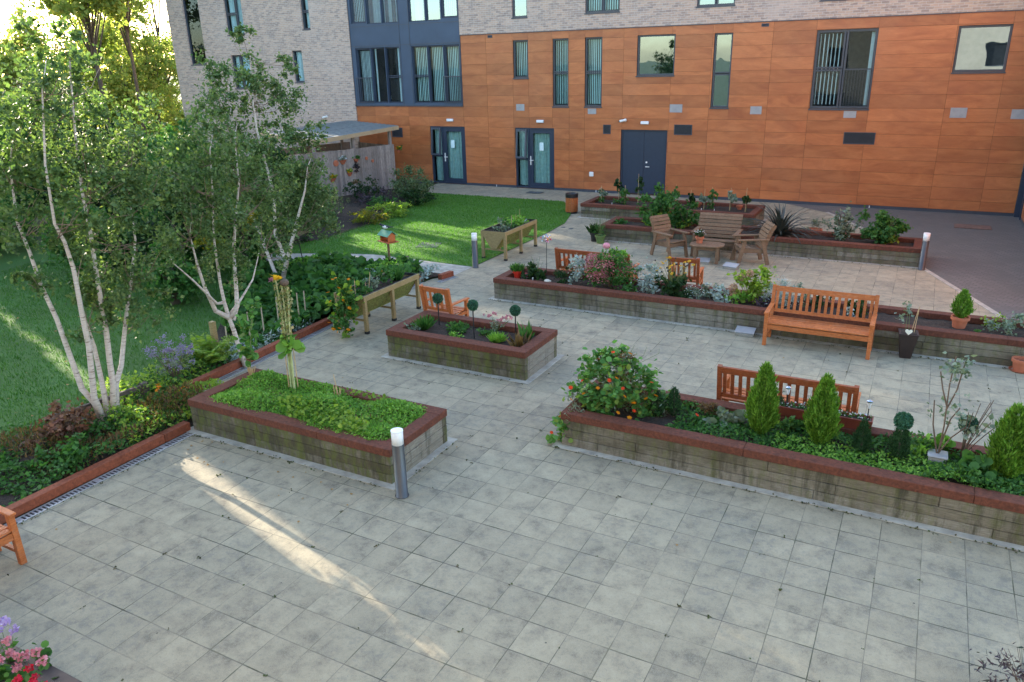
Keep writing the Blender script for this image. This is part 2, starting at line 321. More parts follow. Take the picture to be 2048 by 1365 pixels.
L_GRASSD = leaf('shaded_grass_blade', [(.035, .11, .012), (.06, .16, .02), (.09, .20, .03), (.045, .12, .015)], .35)  # same grass, darkened so the colour carries the side lawn's shade
STEM = plain('green_stem', (.12, .16, .05), .7); CANE = plain('bamboo_cane', (.5, .34, .18), .6); TWIG = plain('brown_twig', (.12, .08, .055), .85); DARKB = plain('dark_bark', (.09, .07, .055), .9)
# ------------------------------------------------ ground and surfaces
def struct(name, mb, mat, kind='structure', **k):
    return tag(mb.build(name, mat, **k), kind=kind)
struct('ground', MB().sheet([(-600, -600), (600, -600), (600, 600), (-600, 600)], -.03), ROUGHG)
PAT = [(-7.4, -9), (13, -9), (13, 20.3), (-17.2, 20.3), (-17.2, 17.8), (-10.17, 17.85), (-9.4, 16.6), (-8.9, 15.6), (-8.5, 14.2), (-8.4, 12.8), (-8.4, 8.3), (-8.45, 7.5), (-8.75, 6.9), (-8.6, 1), (-8.5, -.6), (-7.4, -.6)]
struct('patio', MB().sheet(PAT, 0), PATIO)
struct('block_paving', MB().sheet([(-2.9, 20.3), (-1.28, 18.96), (.43, 15.93), (1.55, 12.7), (3.07, 9.08), (3.75, 7.5), (13, 7.5), (13, 20.3)], .004), BLOCK)
struct('pale_kerb_line', MB().prism([(-1.28, 18.96), (.43, 15.93), (1.55, 12.7), (3.07, 9.08), (3.75, 7.5), (3.85, 7.55), (3.17, 9.13), (1.65, 12.74), (.53, 15.98), (-1.18, 19.02)], 0, .008), CONC)
LAWNP = [(-8.4, 8.3), (-8.4, 12.8), (-8.5, 14.2), (-8.9, 15.6), (-9.4, 16.6), (-10.17, 17.85), (-16.6, 17.85), (-15.6, 16), (-14.4, 13), (-14.4, 9.3), (-14.6, 7.4), (-13.7, 7.7), (-12.44, 8.2), (-11.64, 8.42), (-10.7, 8.4), (-9.74, 8.36)]
struct('lawn', MB().sheet(LAWNP, .012), LAWN)
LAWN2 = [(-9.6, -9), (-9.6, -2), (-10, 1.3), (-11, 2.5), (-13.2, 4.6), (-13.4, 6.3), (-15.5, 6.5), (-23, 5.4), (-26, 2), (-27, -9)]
struct('side_lawn', MB().sheet(LAWN2, .01), grass_ground('shaded_lawn_ground', (.028, .08, .010), (.06, .16, .018), (.05, .11, .015)))  # same lawn in darker greens, shade put into the colour
PATH = [(-8.4, 7.45), (-9.14, 7.45), (-10.28, 7.5), (-11.66, 7.38), (-12.7, 7.0), (-13.4, 6.3), (-15.5, 6.6), (-15.5, 7.3), (-14.6, 7.4), (-13.7, 7.7), (-12.44, 8.2), (-11.64, 8.42), (-10.7, 8.4), (-9.74, 8.36), (-8.4, 8.3)]
struct('path', MB().sheet(PATH, .006), CONC)
BORD = [(-7.5, -9), (-7.5, -1.2), (-7.5, -.5), (-8.7, -.5), (-8.8, 3.4), (-8.95, 6.7), (-8.6, 7.4), (-10.28, 7.48), (-11.66, 7.36), (-12.7, 6.95), (-13.35, 6.1), (-13.1, 4.6), (-11, 2.5), (-10, 1.3), (-9.6, -2), (-9.6, -9)]
struct('border_soil', MB().sheet(BORD, .014), SOIL)
struct('shrub_border_soil', MB().sheet([(-14.3, 9.2), (-14.3, 13), (-15.5, 16), (-16.4, 18.3), (-18.2, 18.4), (-19.6, 14.2), (-21, 9.4), (-17, 7.6)], .016), SOIL)
# grass blades on both lawns (uncountable)
def in_poly(P, poly):
    x, y = P[:, 0], P[:, 1]; c = np.zeros(len(P), bool); n = len(poly)
    for i in range(n):
        x1, y1 = poly[i]; x2, y2 = poly[(i+1) % n]
        t = ((y1 > y) != (y2 > y)) & (x < (x2-x1)*(y-y1)/((y2-y1) or 1e-9)+x1); c ^= t
    return c
def scatter(poly, n, margin=0):
    p = np.array(poly); lo, hi = p.min(0), p.max(0); Q = RNG.uniform(lo, hi, (n*3, 2)); Q = Q[in_poly(Q, poly)][:n]; return Q
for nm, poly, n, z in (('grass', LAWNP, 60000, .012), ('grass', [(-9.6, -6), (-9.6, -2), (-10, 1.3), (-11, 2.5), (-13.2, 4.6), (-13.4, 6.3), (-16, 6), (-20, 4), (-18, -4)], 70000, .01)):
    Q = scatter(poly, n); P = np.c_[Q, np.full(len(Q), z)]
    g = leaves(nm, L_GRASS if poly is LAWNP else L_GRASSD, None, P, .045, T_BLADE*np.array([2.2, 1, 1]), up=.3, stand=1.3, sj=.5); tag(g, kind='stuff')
# thin concrete footing strips round the raised beds are built with each bed
# ------------------------------------------------ the apartment building
YF = 20.2
bld = thing('apartment_building', 'long apartment building with orange wood panels below pale brick', 'building', (0, 0, 0))
def cells(rect, holes):
    x0, x1, z0, z1 = rect; hs = [h for h in holes if h[0] < x1-1e-6 and h[1] > x0+1e-6 and h[2] < z1-1e-6 and h[3] > z0+1e-6]
    if not hs: return [rect]
    xs = sorted({x0, x1, *[min(max(v, x0), x1) for h in hs for v in h[:2]]}); zs = sorted({z0, z1, *[min(max(v, z0), z1) for h in hs for v in h[2:]]})
    out = []
    for a, b in zip(xs, xs[1:]):
        for c, d in zip(zs, zs[1:]):
            mx, mz = (a+b)/2, (c+d)/2
            if not any(h[0] < mx < h[1] and h[2] < mz < h[3] for h in hs): out.append((a, b, c, d))
    return out
# openings: x0,x1,z0,z1
WIN = dict(
 w1=(-13.40, -12.74, 4.28, 5.67), w2=(-11.70, -11.04, 3.22, 5.67), w3=(-10.37, -9.68, 3.22, 5.67), w4=(-8.34, -6.94, 4.30, 5.67),
 w5=(-5.58, -4.95, 3.20, 5.64), w6=(-2.28, -.46, 3.18, 5.61), w7=(1.73, 3.12, 4.26, 5.58),
 d1=(-17.47, -15.75, .03, 2.40), d2=(-13.38, -11.65, .03, 2.40), dd=(-8.88, -7.09, .03, 2.40))
UP = dict(u1=(-13.40, -12.74, 6.47, 8.1), u2=(-10.37, -9.03, 6.49, 8.1), u3=(-6.25, -4.96, 6.5, 8.1), u4=(-2.28, -1.2, 6.49, 8.1), u5=(1.2, 2.6, 6.5, 8.1))
LW = dict(l1=(-28.62, -27.50, 6.39, 8.1), l2=(-23.95, -23.49, 6.46, 8.1), l3=(-24.75, -24.16, 4.24, 5.60), l4=(-28.62, -27.45, 4.0, 5.5), l5=(-31.4, -30.3, 5.12, 8.3))
XB0, XB1 = -21.35, -15.78      # the slate blue glazed bay
ROWS = [.10, .40, .80, 1.19, 1.59, 2.0, 2.40, 2.80, 3.21, 3.62, 4.02, 4.42, 4.82, 5.22, 5.62, 5.93]
COLS = [-15.77, -14.61, -13.43, -12.74, -11.73, -11.01, -10.37, -8.85, -7.06, -5.64, -3.64, -2.30, -.47, 1.69, 3.11, 4.05]
COLSL = [-21.33, -20.32, -19.53, -18.53, -17.50, -15.77]
allh = list(WIN.values())
mb = MB()
def panel(a, b, c, d):
    g = .0032
    for q in cells((a+g, b-g, c+g, d-g), allh): mb.box(q[0], q[1], YF, YF+.012, q[2], q[3])
for cols, top in ((COLS, 16), (COLSL, 9)):
    for a, b in zip(cols, cols[1:]):
        for c, d in zip(ROWS[:top], ROWS[1:top]): panel(a, b, c, min(d, 3.20 if top == 9 else 9))
mb.build('cladding', CLAD, bld)
mb = MB()
for q in cells((-21.35, 4.05, .0, 5.93), allh+[(XB0, XB1, 3.2, 6)]): mb.box(q[0], q[1], YF+.016, YF+.10, q[2], q[3])
mb.build('backing_wall', plain('brown_joint', (.07, .035, .022), .9), bld)
for q in cells((-21.35, 4.05, -.02, .095), [(d[0], d[1], -.1, .2) for d in (WIN['d1'], WIN['d2'], WIN['dd'])]): MB().box(q[0], q[1], YF-.012, YF+.014, q[2], q[3]).build('plinth', DARKF, bld)
# brick storeys
mb = MB()
for q in cells((XB1, 4.25, 5.95, 9.6), list(UP.values())): mb.box(q[0], q[1], YF-.03, YF+.16, q[2], q[3])
for q in cells((-32.5, XB0, -.02, 9.6), list(LW.values())): mb.box(q[0], q[1], YF-.03, YF+.16, q[2], q[3])
mb.box(-32.5, -32.3, YF+.16, YF+11, -.02, 9.6); mb.box(-32.5, 12, YF+11, YF+11.2, -.02, 9.6)
mb.build('brick_wall', BRICK, bld)
MB().box(-32.6, 12, YF-.1, YF+11.3, 9.6, 9.8).build('roof', DKGREY, bld)
MB().box(XB1, 4.05, YF-.034, YF-.004, 5.925, 5.95).build('drip_trim', DARKF, bld)
# room behind everything: a dark back wall so windows read as rooms
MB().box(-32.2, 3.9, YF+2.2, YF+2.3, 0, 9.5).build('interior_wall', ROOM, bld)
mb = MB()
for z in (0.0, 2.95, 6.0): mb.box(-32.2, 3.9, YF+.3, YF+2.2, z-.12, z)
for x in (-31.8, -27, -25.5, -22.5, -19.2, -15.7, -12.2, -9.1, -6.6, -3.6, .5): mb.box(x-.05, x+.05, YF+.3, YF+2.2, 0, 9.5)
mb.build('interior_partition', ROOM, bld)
def frame_rects(mb, x0, x1, z0, z1, t, y0, y1):
    mb.box(x0, x0+t, y0, y1, z0, z1); mb.box(x1-t, x1, y0, y1, z0, z1); mb.box(x0+t, x1-t, y0, y1, z1-t, z1); mb.box(x0+t, x1-t, y0, y1, z0, z0+t)
def blinds(win, x0, x1, z0, z1, mat=BLIND, pitch=.085, gap=0.35, y=YF+.22, name='blind'):
    b = MB(); x = x0+.02
    while x < x1-.03:
        a = 1.2+random.uniform(-.2, .2); w = pitch*(.78-gap*.35)
        b.bar((x, y, z0+.03), (x, y, z1-.02), w*.95, .002, up=(math.cos(a), math.sin(a), 0)); x += pitch
    return b.build(name, mat, win)
def curtain(win, x0, x1, z0, z1, mat=CURT, y=YF+.2):
    n = int((x1-x0)/.018); vs = []; fs = []
    for i in range(n+1):
        x = x0+(x1-x0)*i/n; d = .045*math.sin(i*.75)+.03*math.sin(i*.31+1)
        vs += [(x, y+d, z0), (x, y+d*.7, z1)]
    fs = [(2*i, 2*i+2, 2*i+3, 2*i+1) for i in range(n)]
    return MB().add(vs, fs).build('curtain', mat, win, smooth=True)
def window(r, bars=(), mat=DARKF, t=.06, y=YF, split=None, bl=None, sill=True, name='window', depth=.09, gl=None):
    """frame with lights split by transoms; each light (x0,x1,z0,z1,opening?)"""
    x0, x1, z0, z1 = r; m = MB(); yo = y+.055
    frame_rects(m, x0+.001, x1-.001, z0+.001, z1-.001, t, yo, yo+depth)
    lights = split or [(x0, x1, z0, z1)]
    w = None
    xs = sorted({v for l in lights for v in l[:2]})
    for l in lights:
        for e, (c, d) in (('x', l[:2]), ('z', l[2:])): pass
        frame_rects(m, l[0]+.012, l[1]-.012, l[2]+.012, l[3]-.012, t*.72, yo-.008, yo+depth-.01) if len(lights) > 1 or True else None
    w = m.build(name, mat, bld)
    g = MB()
    for l in lights: 
        pn = MB().add([(l[0]+t*.7, yo+.05, l[2]+t*.7), (l[1]-t*.7, yo+.05, l[2]+t*.7), (l[1]-t*.7, yo+.05, l[3]-t*.7), (l[0]+t*.7, yo+.05, l[3]-t*.7)], [(0, 1, 2, 3)]).build('pane', gl or GLASS, w)
    if sill: MB().box(x0-.02, x1+.02, y-.035, yo+.02, z0-.045, z0-.002).build('sill', mat, w)
    if bl: blinds(w, x0+t, x1-t, z0+t, z1-t, **bl)
    return w
g = WIN
window(g['w1'], bl={'pitch': .08})
for k, zm in (('w2', 4.45), ('w3', 4.45)):
    r = g[k]; window(r, split=[(r[0], r[1], zm, r[3]), (r[0], r[1], r[2], zm)], bl={'pitch': .075})
window(g['w4'], gl=GLASSR)
r = g['w5']; window(r, split=[(r[0], r[1], 4.33, r[3]), (r[0], r[1], r[2], 4.33)], gl=GLASSR)
r = g['w6']; w6 = window(r, t=.08, split=[(r[0], -1.38, 4.42, r[3]), (r[0], -1.38, r[2], 4.42), (-1.38, r[1], r[2], r[3])])
blinds(w6, r[0]+.1, -1.42, r[2]+.1, r[3]-.1, pitch=.12, gap=1.3, mat=BLINDW)
MB().box(-.66, -.56, YF+.25, YF+.27, r[2]+.1, r[3]-.1).build('curtain', BLINDW, w6)
mb = MB().box(-1.36, r[1], YF-.06, YF-.03, 4.38, 4.42).box(-1.36, r[1], YF-.055, YF-.035, 3.2, 3.23)
for i in range(11): mb.box(-1.33+i*.085, -1.318+i*.085, YF-.051, YF-.039, 3.23, 4.38)
mb.build('balcony_rail', DARKF, w6)
window(g['w7'], t=.07, gl=GLASSR)
for k, s in (('u1', None), ('u2', .5), ('u3', .5), ('u4', .5), ('u5', .5)):
    r = UP[k]; xm = (r[0]+r[1])/2
    window(r, y=YF-.01, split=None if s is None else [(r[0], xm, r[2], r[3]), (xm, r[1], r[2], r[3])], bl={'pitch': .09} if k == 'u2' else None, gl=GLASSR if k != 'u2' else None)
r = LW['l1']; xm = -27.95; w = window(r, y=YF, split=[(r[0], xm, r[2], 7.3), (r[0], xm, 7.3, r[3]), (xm, r[1], r[2], r[3])]); curtain(w, r[0]+.1, r[1]-.1, r[2]+.05, r[3]-.05, BLINDW)
r = LW['l2']; w = window(r, y=YF, split=[(r[0], r[1], r[2], 7.2), (r[0], r[1], 7.2, r[3])]); curtain(w, r[0]+.1, r[1]-.08, r[2]+.05, r[3]-.05, BLINDW)
r = LW['l3']; w = window(r, y=YF); curtain(w, r[0]+.05, r[1]-.05, r[2]+.05, r[3]-.05, BLINDW)
r = LW['l4']; w = window(r, y=YF, split=[(r[0], -28.1, r[2], r[3]), (-28.1, r[1], r[2], r[3])]); curtain(w, r[0]+.05, r[1]-.05, r[2]+.05, r[3]-.05, BLINDW)
r = LW['l5']; window(r, y=YF)
# slate blue bay: spandrel panels, posts and its windows
mb = MB()
BW = [(-21.12, -20.32, 3.34, 5.60), (-20.30, -19.57, 3.34, 5.60), (-19.55, -18.80, 3.34, 5.60), (-18.18, -17.40, 3.34, 5.60), (-17.38, -16.62, 3.34, 5.60), (-16.60, -15.84, 3.34, 5.60)]
BU = [(-21.22, -20.42, 6.58, 8.2), (-20.38, -19.62, 6.53, 8.2), (-19.58, -18.78, 6.53, 8.2), (-18.22, -17.42, 6.53, 8.2), (-17.38, -16.66, 6.53, 8.2), (-16.62, -15.84, 6.60, 8.2)]
for q in cells((XB0, XB1, 3.2, 9.6), BW+BU): mb.box(q[0], q[1], YF+.0, YF+.14, q[2], q[3])
bay = mb.build('blue_bay', NAVYP, bld)
mb = MB()
for x in (XB0+.01, -18.75, -18.24, XB1-.03): mb.box(x, x+.02, YF-.012, YF, 3.26, 9.6)
for z in (5.66, 6.44): mb.box(XB0+.03, -18.75, YF-.01, YF, z, z+.02); mb.box(-18.73, -18.24, YF-.01, YF, z, z+.02); mb.box(-18.22, XB1-.03, YF-.01, YF, z, z+.02)
mb.box(XB0, XB1, YF-.05, YF, 3.20, 3.26)
mb.build('panel_joint', DARKF, bay)
for i, r in enumerate(BW):
    zz = 4.42; sp = [(r[0], r[1], zz, r[3]), (r[0], r[1], r[2], zz)] if i in (2, 3) else None
    w = window(r, split=sp, mat=NAVY, t=.07 if i in (0, 5) else .05, sill=False)
    if i in (3, 4, 5): blinds(w, r[0]+.08, r[1]-.08, r[2]+.05, r[3]-.05, pitch=.082)
    elif i == 0: blinds(w, r[0]+.1, r[1]-.1, r[2]+.05, r[3]-.1, mat=BLINDW, pitch=.07, gap=0)
    elif i == 1: MB().box(r[0]+.07, r[0]+.14, YF+.2, YF+.22, r[2]+.05, r[3]-.05).build('curtain', BLINDW, w)
    else: MB().box(r[1]-.24, r[1]-.1, YF+.2, YF+.22, r[2]+.05, r[3]-.05).build('curtain', BLINDW, w)
for i, r in enumerate(BU):
    w = window(r, mat=NAVY, t=.07 if i in (0, 5) else .04, sill=False, gl=GLASSR)
    if i in (0, 5): blinds(w, r[0]+.08, r[1]-.08, r[2]+.05, r[3]-.05, pitch=.09)
    elif i in (1, 2, 3): curtain(w, r[0]+.06, r[1]-.06 if i != 3 else r[0]+.4, r[2]+.04, r[3]-.04, BLINDW, y=YF+.4)
for x0, x1 in ((-21.2, -20.3), (-16.66, -15.8)):
    mb = MB().box(x0, x1, YF-.07, YF-.045, 4.36, 4.40).box(x0, x1, YF-.068, YF-.048, 3.36, 3.38)
    for i in range(10): xx = x0+.03+i*(x1-x0-.07)/9; mb.box(xx, xx+.012, YF-.064, YF-.052, 3.38, 4.36)
    mb.build('balcony_rail', DARKF, bay)
# objects behind the open bay window
jar = MB().lathe([(.05, 0), (.055, .02), (.05, .14), (.03, .16)], 12, (-19.85, YF+.55, 3.05+.42)); tag(jar.build('vase', WHITE), 'small white vase inside the blue bay window, on the room side', 'vase')
# patio doors with side light
def patio_door(r, notice):
    x0, x1, z0, z1 = r; xm = x0+(x1-x0)*.34; y = YF+.02
    m = MB(); frame_rects(m, x0, x1, z0, z1, .055, y, y+.12); m.box(xm-.05, xm+.03, y, y+.12, z0+.055, z1-.055)
    d = m.build('door_frame', NAVY, bld)
    lf = MB(); frame_rects(lf, xm+.035, x1-.06, z0+.06, z1-.06, .15, y+.02, y+.09); leafo = lf.build('door_leaf', NAVY, d)
    # outward tilted top light
    zt = 1.22; sl = MB(); frame_rects(sl, x0+.06, xm-.055, zt, z1-.06, .07, -.03, .03)
    sl.v = [(v[0], y-.01+v[1]-.13*(z1-v[2])/(z1-zt), v[2]) for v in sl.v]; so_ = sl.build('opening_window', DARKF, d)
    yy = lambda z: y-.01-.13*(z1-z)/(z1-zt)
    a, b = x0+.12, xm-.12
    MB().add([(a, yy(zt+.06), zt+.06), (b, yy(zt+.06), zt+.06), (b, yy(z1-.12), z1-.12), (a, yy(z1-.12), z1-.12)], [(0, 1, 2, 3)]).build('pane', GLASS, d)
    fr = MB().box(x0+.055, xm-.05, y+.02, y+.10, zt-.08, zt-.01); fr.build('transom', NAVY, d)
    MB().add([(x0+.06, y+.07, z0+.06), (xm-.05, y+.07, z0+.06), (xm-.05, y+.07, zt-.08), (x0+.06, y+.07, zt-.08)], [(0, 1, 2, 3)]).build('pane', GLASS, d)
    MB().add([(xm+.18, y+.06, z0+.2), (x1-.2, y+.06, z0+.2), (x1-.2, y+.06, z1-.2), (xm+.18, y+.06, z1-.2)], [(0, 1, 2, 3)]).build('pane', GLASS, d)
    curtain(d, x0+.07, xm-.06, .1, z1-.1, CURT, y+.2); curtain(d, xm+.1, x1-.1, .1, z1-.1, CURT, y+.2)
    hx = xm+.085
    MB().box(hx-.02, hx+.02, y-.005, y+.02, .95, 1.3).bar((hx, y-.05, 1.14), (hx+.15, y-.05, 1.14), .022, .03).box(hx-.012, hx+.012, y-.06, y, 1.125, 1.155).build('door_handle', WHITE, d)
    mb = MB().box(notice-.09, notice+.09, y+.045, y+.052, 1.52, 1.84); mb.build('paper_notice', plain('pale_paper', (.62, .78, .80), .7, 0, .04), d)
patio_door(g['d1'], -16.42); patio_door(g['d2'], -12.24)
# double service door
r = g['dd']; y = YF+.05; xm = (r[0]+r[1])/2
m = MB(); m.box(r[0], r[0]+.06, y, y+.1, r[2], r[3]); m.box(r[1]-.06, r[1], y, y+.1, r[2], r[3]); m.box(r[0]+.06, r[1]-.06, y, y+.1, r[3]-.06, r[3])
dd = m.build('door_frame', NAVY, bld)
MB().box(r[0]+.063, xm-.003, y+.015, y+.07, r[2]+.01, r[3]-.063).build('door_leaf', NAVY, dd, bevel=.004)
MB().box(xm+.003, r[1]-.063, y+.015, y+.07, r[2]+.01, r[3]-.063).build('door_leaf', NAVY, dd, bevel=.004)
MB().lathe([(.035, 0), (.035, .015)], 14).rot(Matrix.Translation((xm+.12, y+.015, 1.22)) @ Matrix.Rotation(math.pi/2, 4, 'X')).build('door_lock', WHITE, dd)
MB().bar((xm+.1, y-.03, 1.06), (xm+.25, y-.03, 1.06), .022, .026).box(xm+.1, xm+.13, y-.04, y+.014, 1.045, 1.075).build('door_handle', WHITE, dd)
# cover plates, vents
for x, z, w, h in ((-13.12, 3.18, .36, .25), (-6.81, 3.17, .46, .28), (-10.06, 3.05, .34, .20), (-4.0, 3.12, .38, .26), (-1.0, 3.01, .38, .22), (2.09, 3.08, .45, .30), (3.66, 3.05, .36, .28)):
    MB().box(x-w/2, x+w/2, YF-.012, YF-.001, z-h/2, z+h/2).build('cover_plate', PLATE, bld)
def vent(x, z, w, h, n):
    m = MB(); frame_rects(m, x-w/2, x+w/2, z-h/2, z+h/2, .025, YF-.025, YF-.001)
    for i in range(n):
        zz = z-h/2+.03+(h-.06)*i/(n-1); m.bar((x-w/2+.02, YF-.014, zz), (x+w/2-.02, YF-.014, zz), .02, .006, up=(0, .6, .8))
    v = m.build('vent', DARKF, bld); MB().box(x-w/2+.02, x+w/2-.02, YF-.004, YF-.001, z-h/2+.02, z+h/2-.02).build('vent_backing', BLACK, v)
vent(-9.44, 2.40, .30, .34, 9); vent(-6.51, 2.43, .66, .36, 9); vent(-.63, 2.26, .95, .38, 10); vent(-19.2, 2.11, .55, .4, 8); vent(-14.4, 5.84, .2, .1, 4); vent(-3.92, 5.83, .24, .1, 4)
for x in (-14.3, -9.85, -.05): MB().box(x-.012, x+.012, YF-.022, YF-.013, .01, .09).build('plinth_tab', WHITE, bld)
# right wing at the corner
wing = thing('side_wing', 'sliver of side wing with orange panels and dark corner post', 'building', (4.2, YF, 0))
mb = MB()
for i, (a, b) in enumerate(((-.55, -1.6), (-1.62, -3.2), (-3.22, -5), (-5.02, -7), (-7.02, -9), (-9.02, -11))):
    for c, d in zip(ROWS, ROWS[1:]): mb.box(0, .02, b+.004, a-.004, c+.004, d-.004)
mb.build('cladding', CLAD, wing)
MB().box(.022, .2, -11, .1, 0, 5.95).box(.0, .2, -11, -.2, -.02, .095).build('backing_wall', DARKF, wing)
MB().box(-.15, .02, -.12, -.035, 0, 5.93).box(-.03, .018, -.54, -.36, 0, 5.93).build('corner_post', NAVY, wing)
MB().box(.0, .2, -11, -.035, 5.95, 9.6).build('brick_wall', BRICK, wing)
# wall lights, cameras: things fixed to the wall
def wall_lamp(x, z, lab):
    t = thing('wall_light', lab, 'wall light', (x, YF-.002, z), 0, 'white box lights above the doors')
    MB().box(-.16, .16, -.03, 0, -.055, .055).build('housing', PLATE, t, bevel=.006); MB().box(-.15, .15, -.085, -.031, -.05, .05).build('diffuser', DIFFU, t, bevel=.012)
wall_lamp(-16.43, 2.66, 'white box light above the leftmost glazed door'); wall_lamp(-12.24, 2.66, 'white box light above the glazed door right of the lawn bin path'); wall_lamp(-7.95, 2.66, 'white box light above the dark double door')
def cctv(x, z, lab, rz):
    t = thing('security_camera', lab, 'camera', (x, YF-.002, z), rz)
    MB().lathe([(.06, 0), (.06, .03)], 14).rot(Matrix.Rotation(math.pi/2, 4, 'X')).build('mount', WHITE, t)
    MB().tube([(0, -.03, 0), (0, -.11, -.02)], .02).build('bracket', WHITE, t)
    MB().tube([(.08, -.11, .02), (-.16, -.16, -.03)], .045, 12).build('camera_body', WHITE, t); MB().ball((-.17, -.162, -.032), .033).build('lens', BLACK, t)
cctv(-8.72, 2.74, 'white bullet camera beside the light over the double door', 0); cctv(-23.06, 2.73, 'small white camera on the brick wall above the shed roof', 0)
t = thing('outlet_box', 'small white outlet cover low on the wall left of the double door', 'outlet', (-10.05, YF-.002, .70))
MB().box(-.09, .09, -.05, 0, -.09, .09).build('box_cover', WHITE, t, bevel=.02)
# building behind the camera (seen mirrored in the windows)
bb = thing('rear_building', 'pale cream building mirrored in the right hand window', 'building', (0, 0, 0))
mb = MB(); RH = [(x, x+1.3, z, z+1.4) for x in (-5.4, -2.2, 3.6, 6.8, 10) for z in (.9, 3.9, 6.8)]
for q in cells((-7.5, 12, -.02, 8.8), RH): mb.box(q[0], q[1], -9.35, -9.05, q[2], q[3])
mb.build('wall', CREAM, bb)
for q in RH:
    m = MB(); frame_rects(m, q[0]+.01, q[1]-.01, q[2]+.01, q[3]-.01, .06, -9.25, -9.15); w = m.build('window', DARKF, bb); MB().box(q[0]+.05, q[1]-.05, -9.22, -9.2, q[2]+.05, q[3]-.05).build('pane', BLACK, w)
# ------------------------------------------------ shed with board fence
sh = thing('timber_shed', 'grey board shed with a sloping felt roof by the lawn', 'shed', (-18.2, 18.5, 0), math.atan2(-4.1, -1.3))
# local x runs along the fence away from the building corner, local y points to the lawn
mb = MB(); x = 0
while x < 9.4:
    w = random.uniform(.09, .12); mb.box(x, x+w-.004, random.uniform(-.01, .006), .025, 0, 1.8+random.uniform(-.012, .012)); x += w
# local +y : check side by rotation (heading -107.6deg): +y points to +x world
mb.build('board_fence', GREYW, sh)
mb = MB(); x = 0
while x < 2.6:
    w = random.uniform(.09, .12); mb.box(-.03, -.004, -x-w+.004, -x-.03, 0, 1.75); x += w
mb.build('return_fence', GREYW, sh)
mb = MB()
for x, z in ((.06, 2.42), (1.85, 2.34), (3.62, 2.25)): MB().box(x, x+.11, -.13, -.02, 0, z).build('post', GREYW, sh)
for x in (.3, 2.2, 3.6): MB().box(x, x+.1, -3.4, -3.3, 0, 2.5).build('post', GREYW, sh)
R = [(-.25, .08, 2.48), (3.8, .25, 2.24), (3.9, -3.9, 2.34), (-.3, -3.7, 2.56)]
mb = MB().add([*R, *[(a, b, c+.05) for a, b, c in R]], [(0, 1, 2, 3), (7, 6, 5, 4), (0, 4, 5, 1), (1, 5, 6, 2), (2, 6, 7, 3), (3, 7, 4, 0)])
rf = mb.build('roof', ROOFM, sh)
mb = MB()
for i in range(1, 12):
    f = i/12; a = [R[0][k]*(1-f)+R[3][k]*f for k in range(3)]; b = [R[1][k]*(1-f)+R[2][k]*f for k in range(3)]
    mb.bar((a[0], a[1], a[2]+.055), (b[0], b[1], b[2]+.055), .03, .02)
mb.build('batten', ROOFM, rf)
mb = MB(); mb.bar((R[0][0], R[0][1]+.02, R[0][2]-.03), (R[1][0], R[1][1]+.02, R[1][2]-.03), .035, .15); mb.bar((R[1][0]+.02, R[1][1], R[1][2]-.03), (R[2][0]+.02, R[2][1], R[2][2]-.03), .035, .15)
mb.build('fascia', timber('pale_fascia', (.34, .24, .14), (.44, .33, .21)), rf)
MB().box(-.2, 3.8, -3.6, -3.56, 0, 1.7).build('rear_boards', GREYW, sh)
# ------------------------------------------------ kerbs and drains
def kerb(a, b, lab, w=.13, h=.125):
    a, b = Vector(a), Vector(b); L = (b-a).length; d = (b-a)/L
    m = MB(); x = 0
    while x < L-.01:
        e = min(L, x+2.4); m.bar(a+d*(x+.004)+Vector((0, 0, h/2)), a+d*(e-.004)+Vector((0, 0, h/2)), w, h); x = e
    return tag(m.build('timber_edging', KERBM, bevel=.006), lab, 'kerb')
kerb((-7.5, -9, 0), (-7.47, -1.36, 0), 'low red timber kerb between the patio drain and flower border')
kerb((-8.62, -.5, 0), (-8.78, 3.2, 0), 'low red timber kerb behind the bed of bright green ground cover')
kerb((-8.78, 3.2, 0), (-8.93, 6.7, 0), 'low red timber kerb running under the legged trough planter')
kerb((-8.52, 6.95, 0), (-8.46, 7.4, 0), 'short red timber kerb stub at the path corner')
def drain(x0, y0, x1, y1, lab):
    t = thing('drain_channel', lab, 'drain', (x0, y0, 0), math.atan2(y1-y0, x1-x0)); L = math.hypot(x1-x0, y1-y0)
    MB().box(0, L, -.065, -.05, 0, .012).box(0, L, .05, .065, 0, .012).build('channel_edge', GALV, t)
    m = MB(); n = int(L/.05)
    for i in range(n):
        if i % 20 != 19: m.box(i*.05, i*.05+.024, -.05, .05, 0, .010)
        else: m.box(i*.05, i*.05+.05, -.05, .05, 0, .010)
    m.build('slotted_grate', GALV, t); MB().box(0, L, -.05, .05, 0, .003).build('channel_bottom', BLACK, t)
drain(-7.31, -8.9, -7.31, -1.42, 'slotted metal drain along the red kerb in the foreground')
drain(-8.47, -.4, -8.8, 6.6, 'slotted metal drain beside the kerb under the legged trough')
drain(-8.42, 6.75, -8.3, 7.35, 'short metal drain at the corner of the curving path')
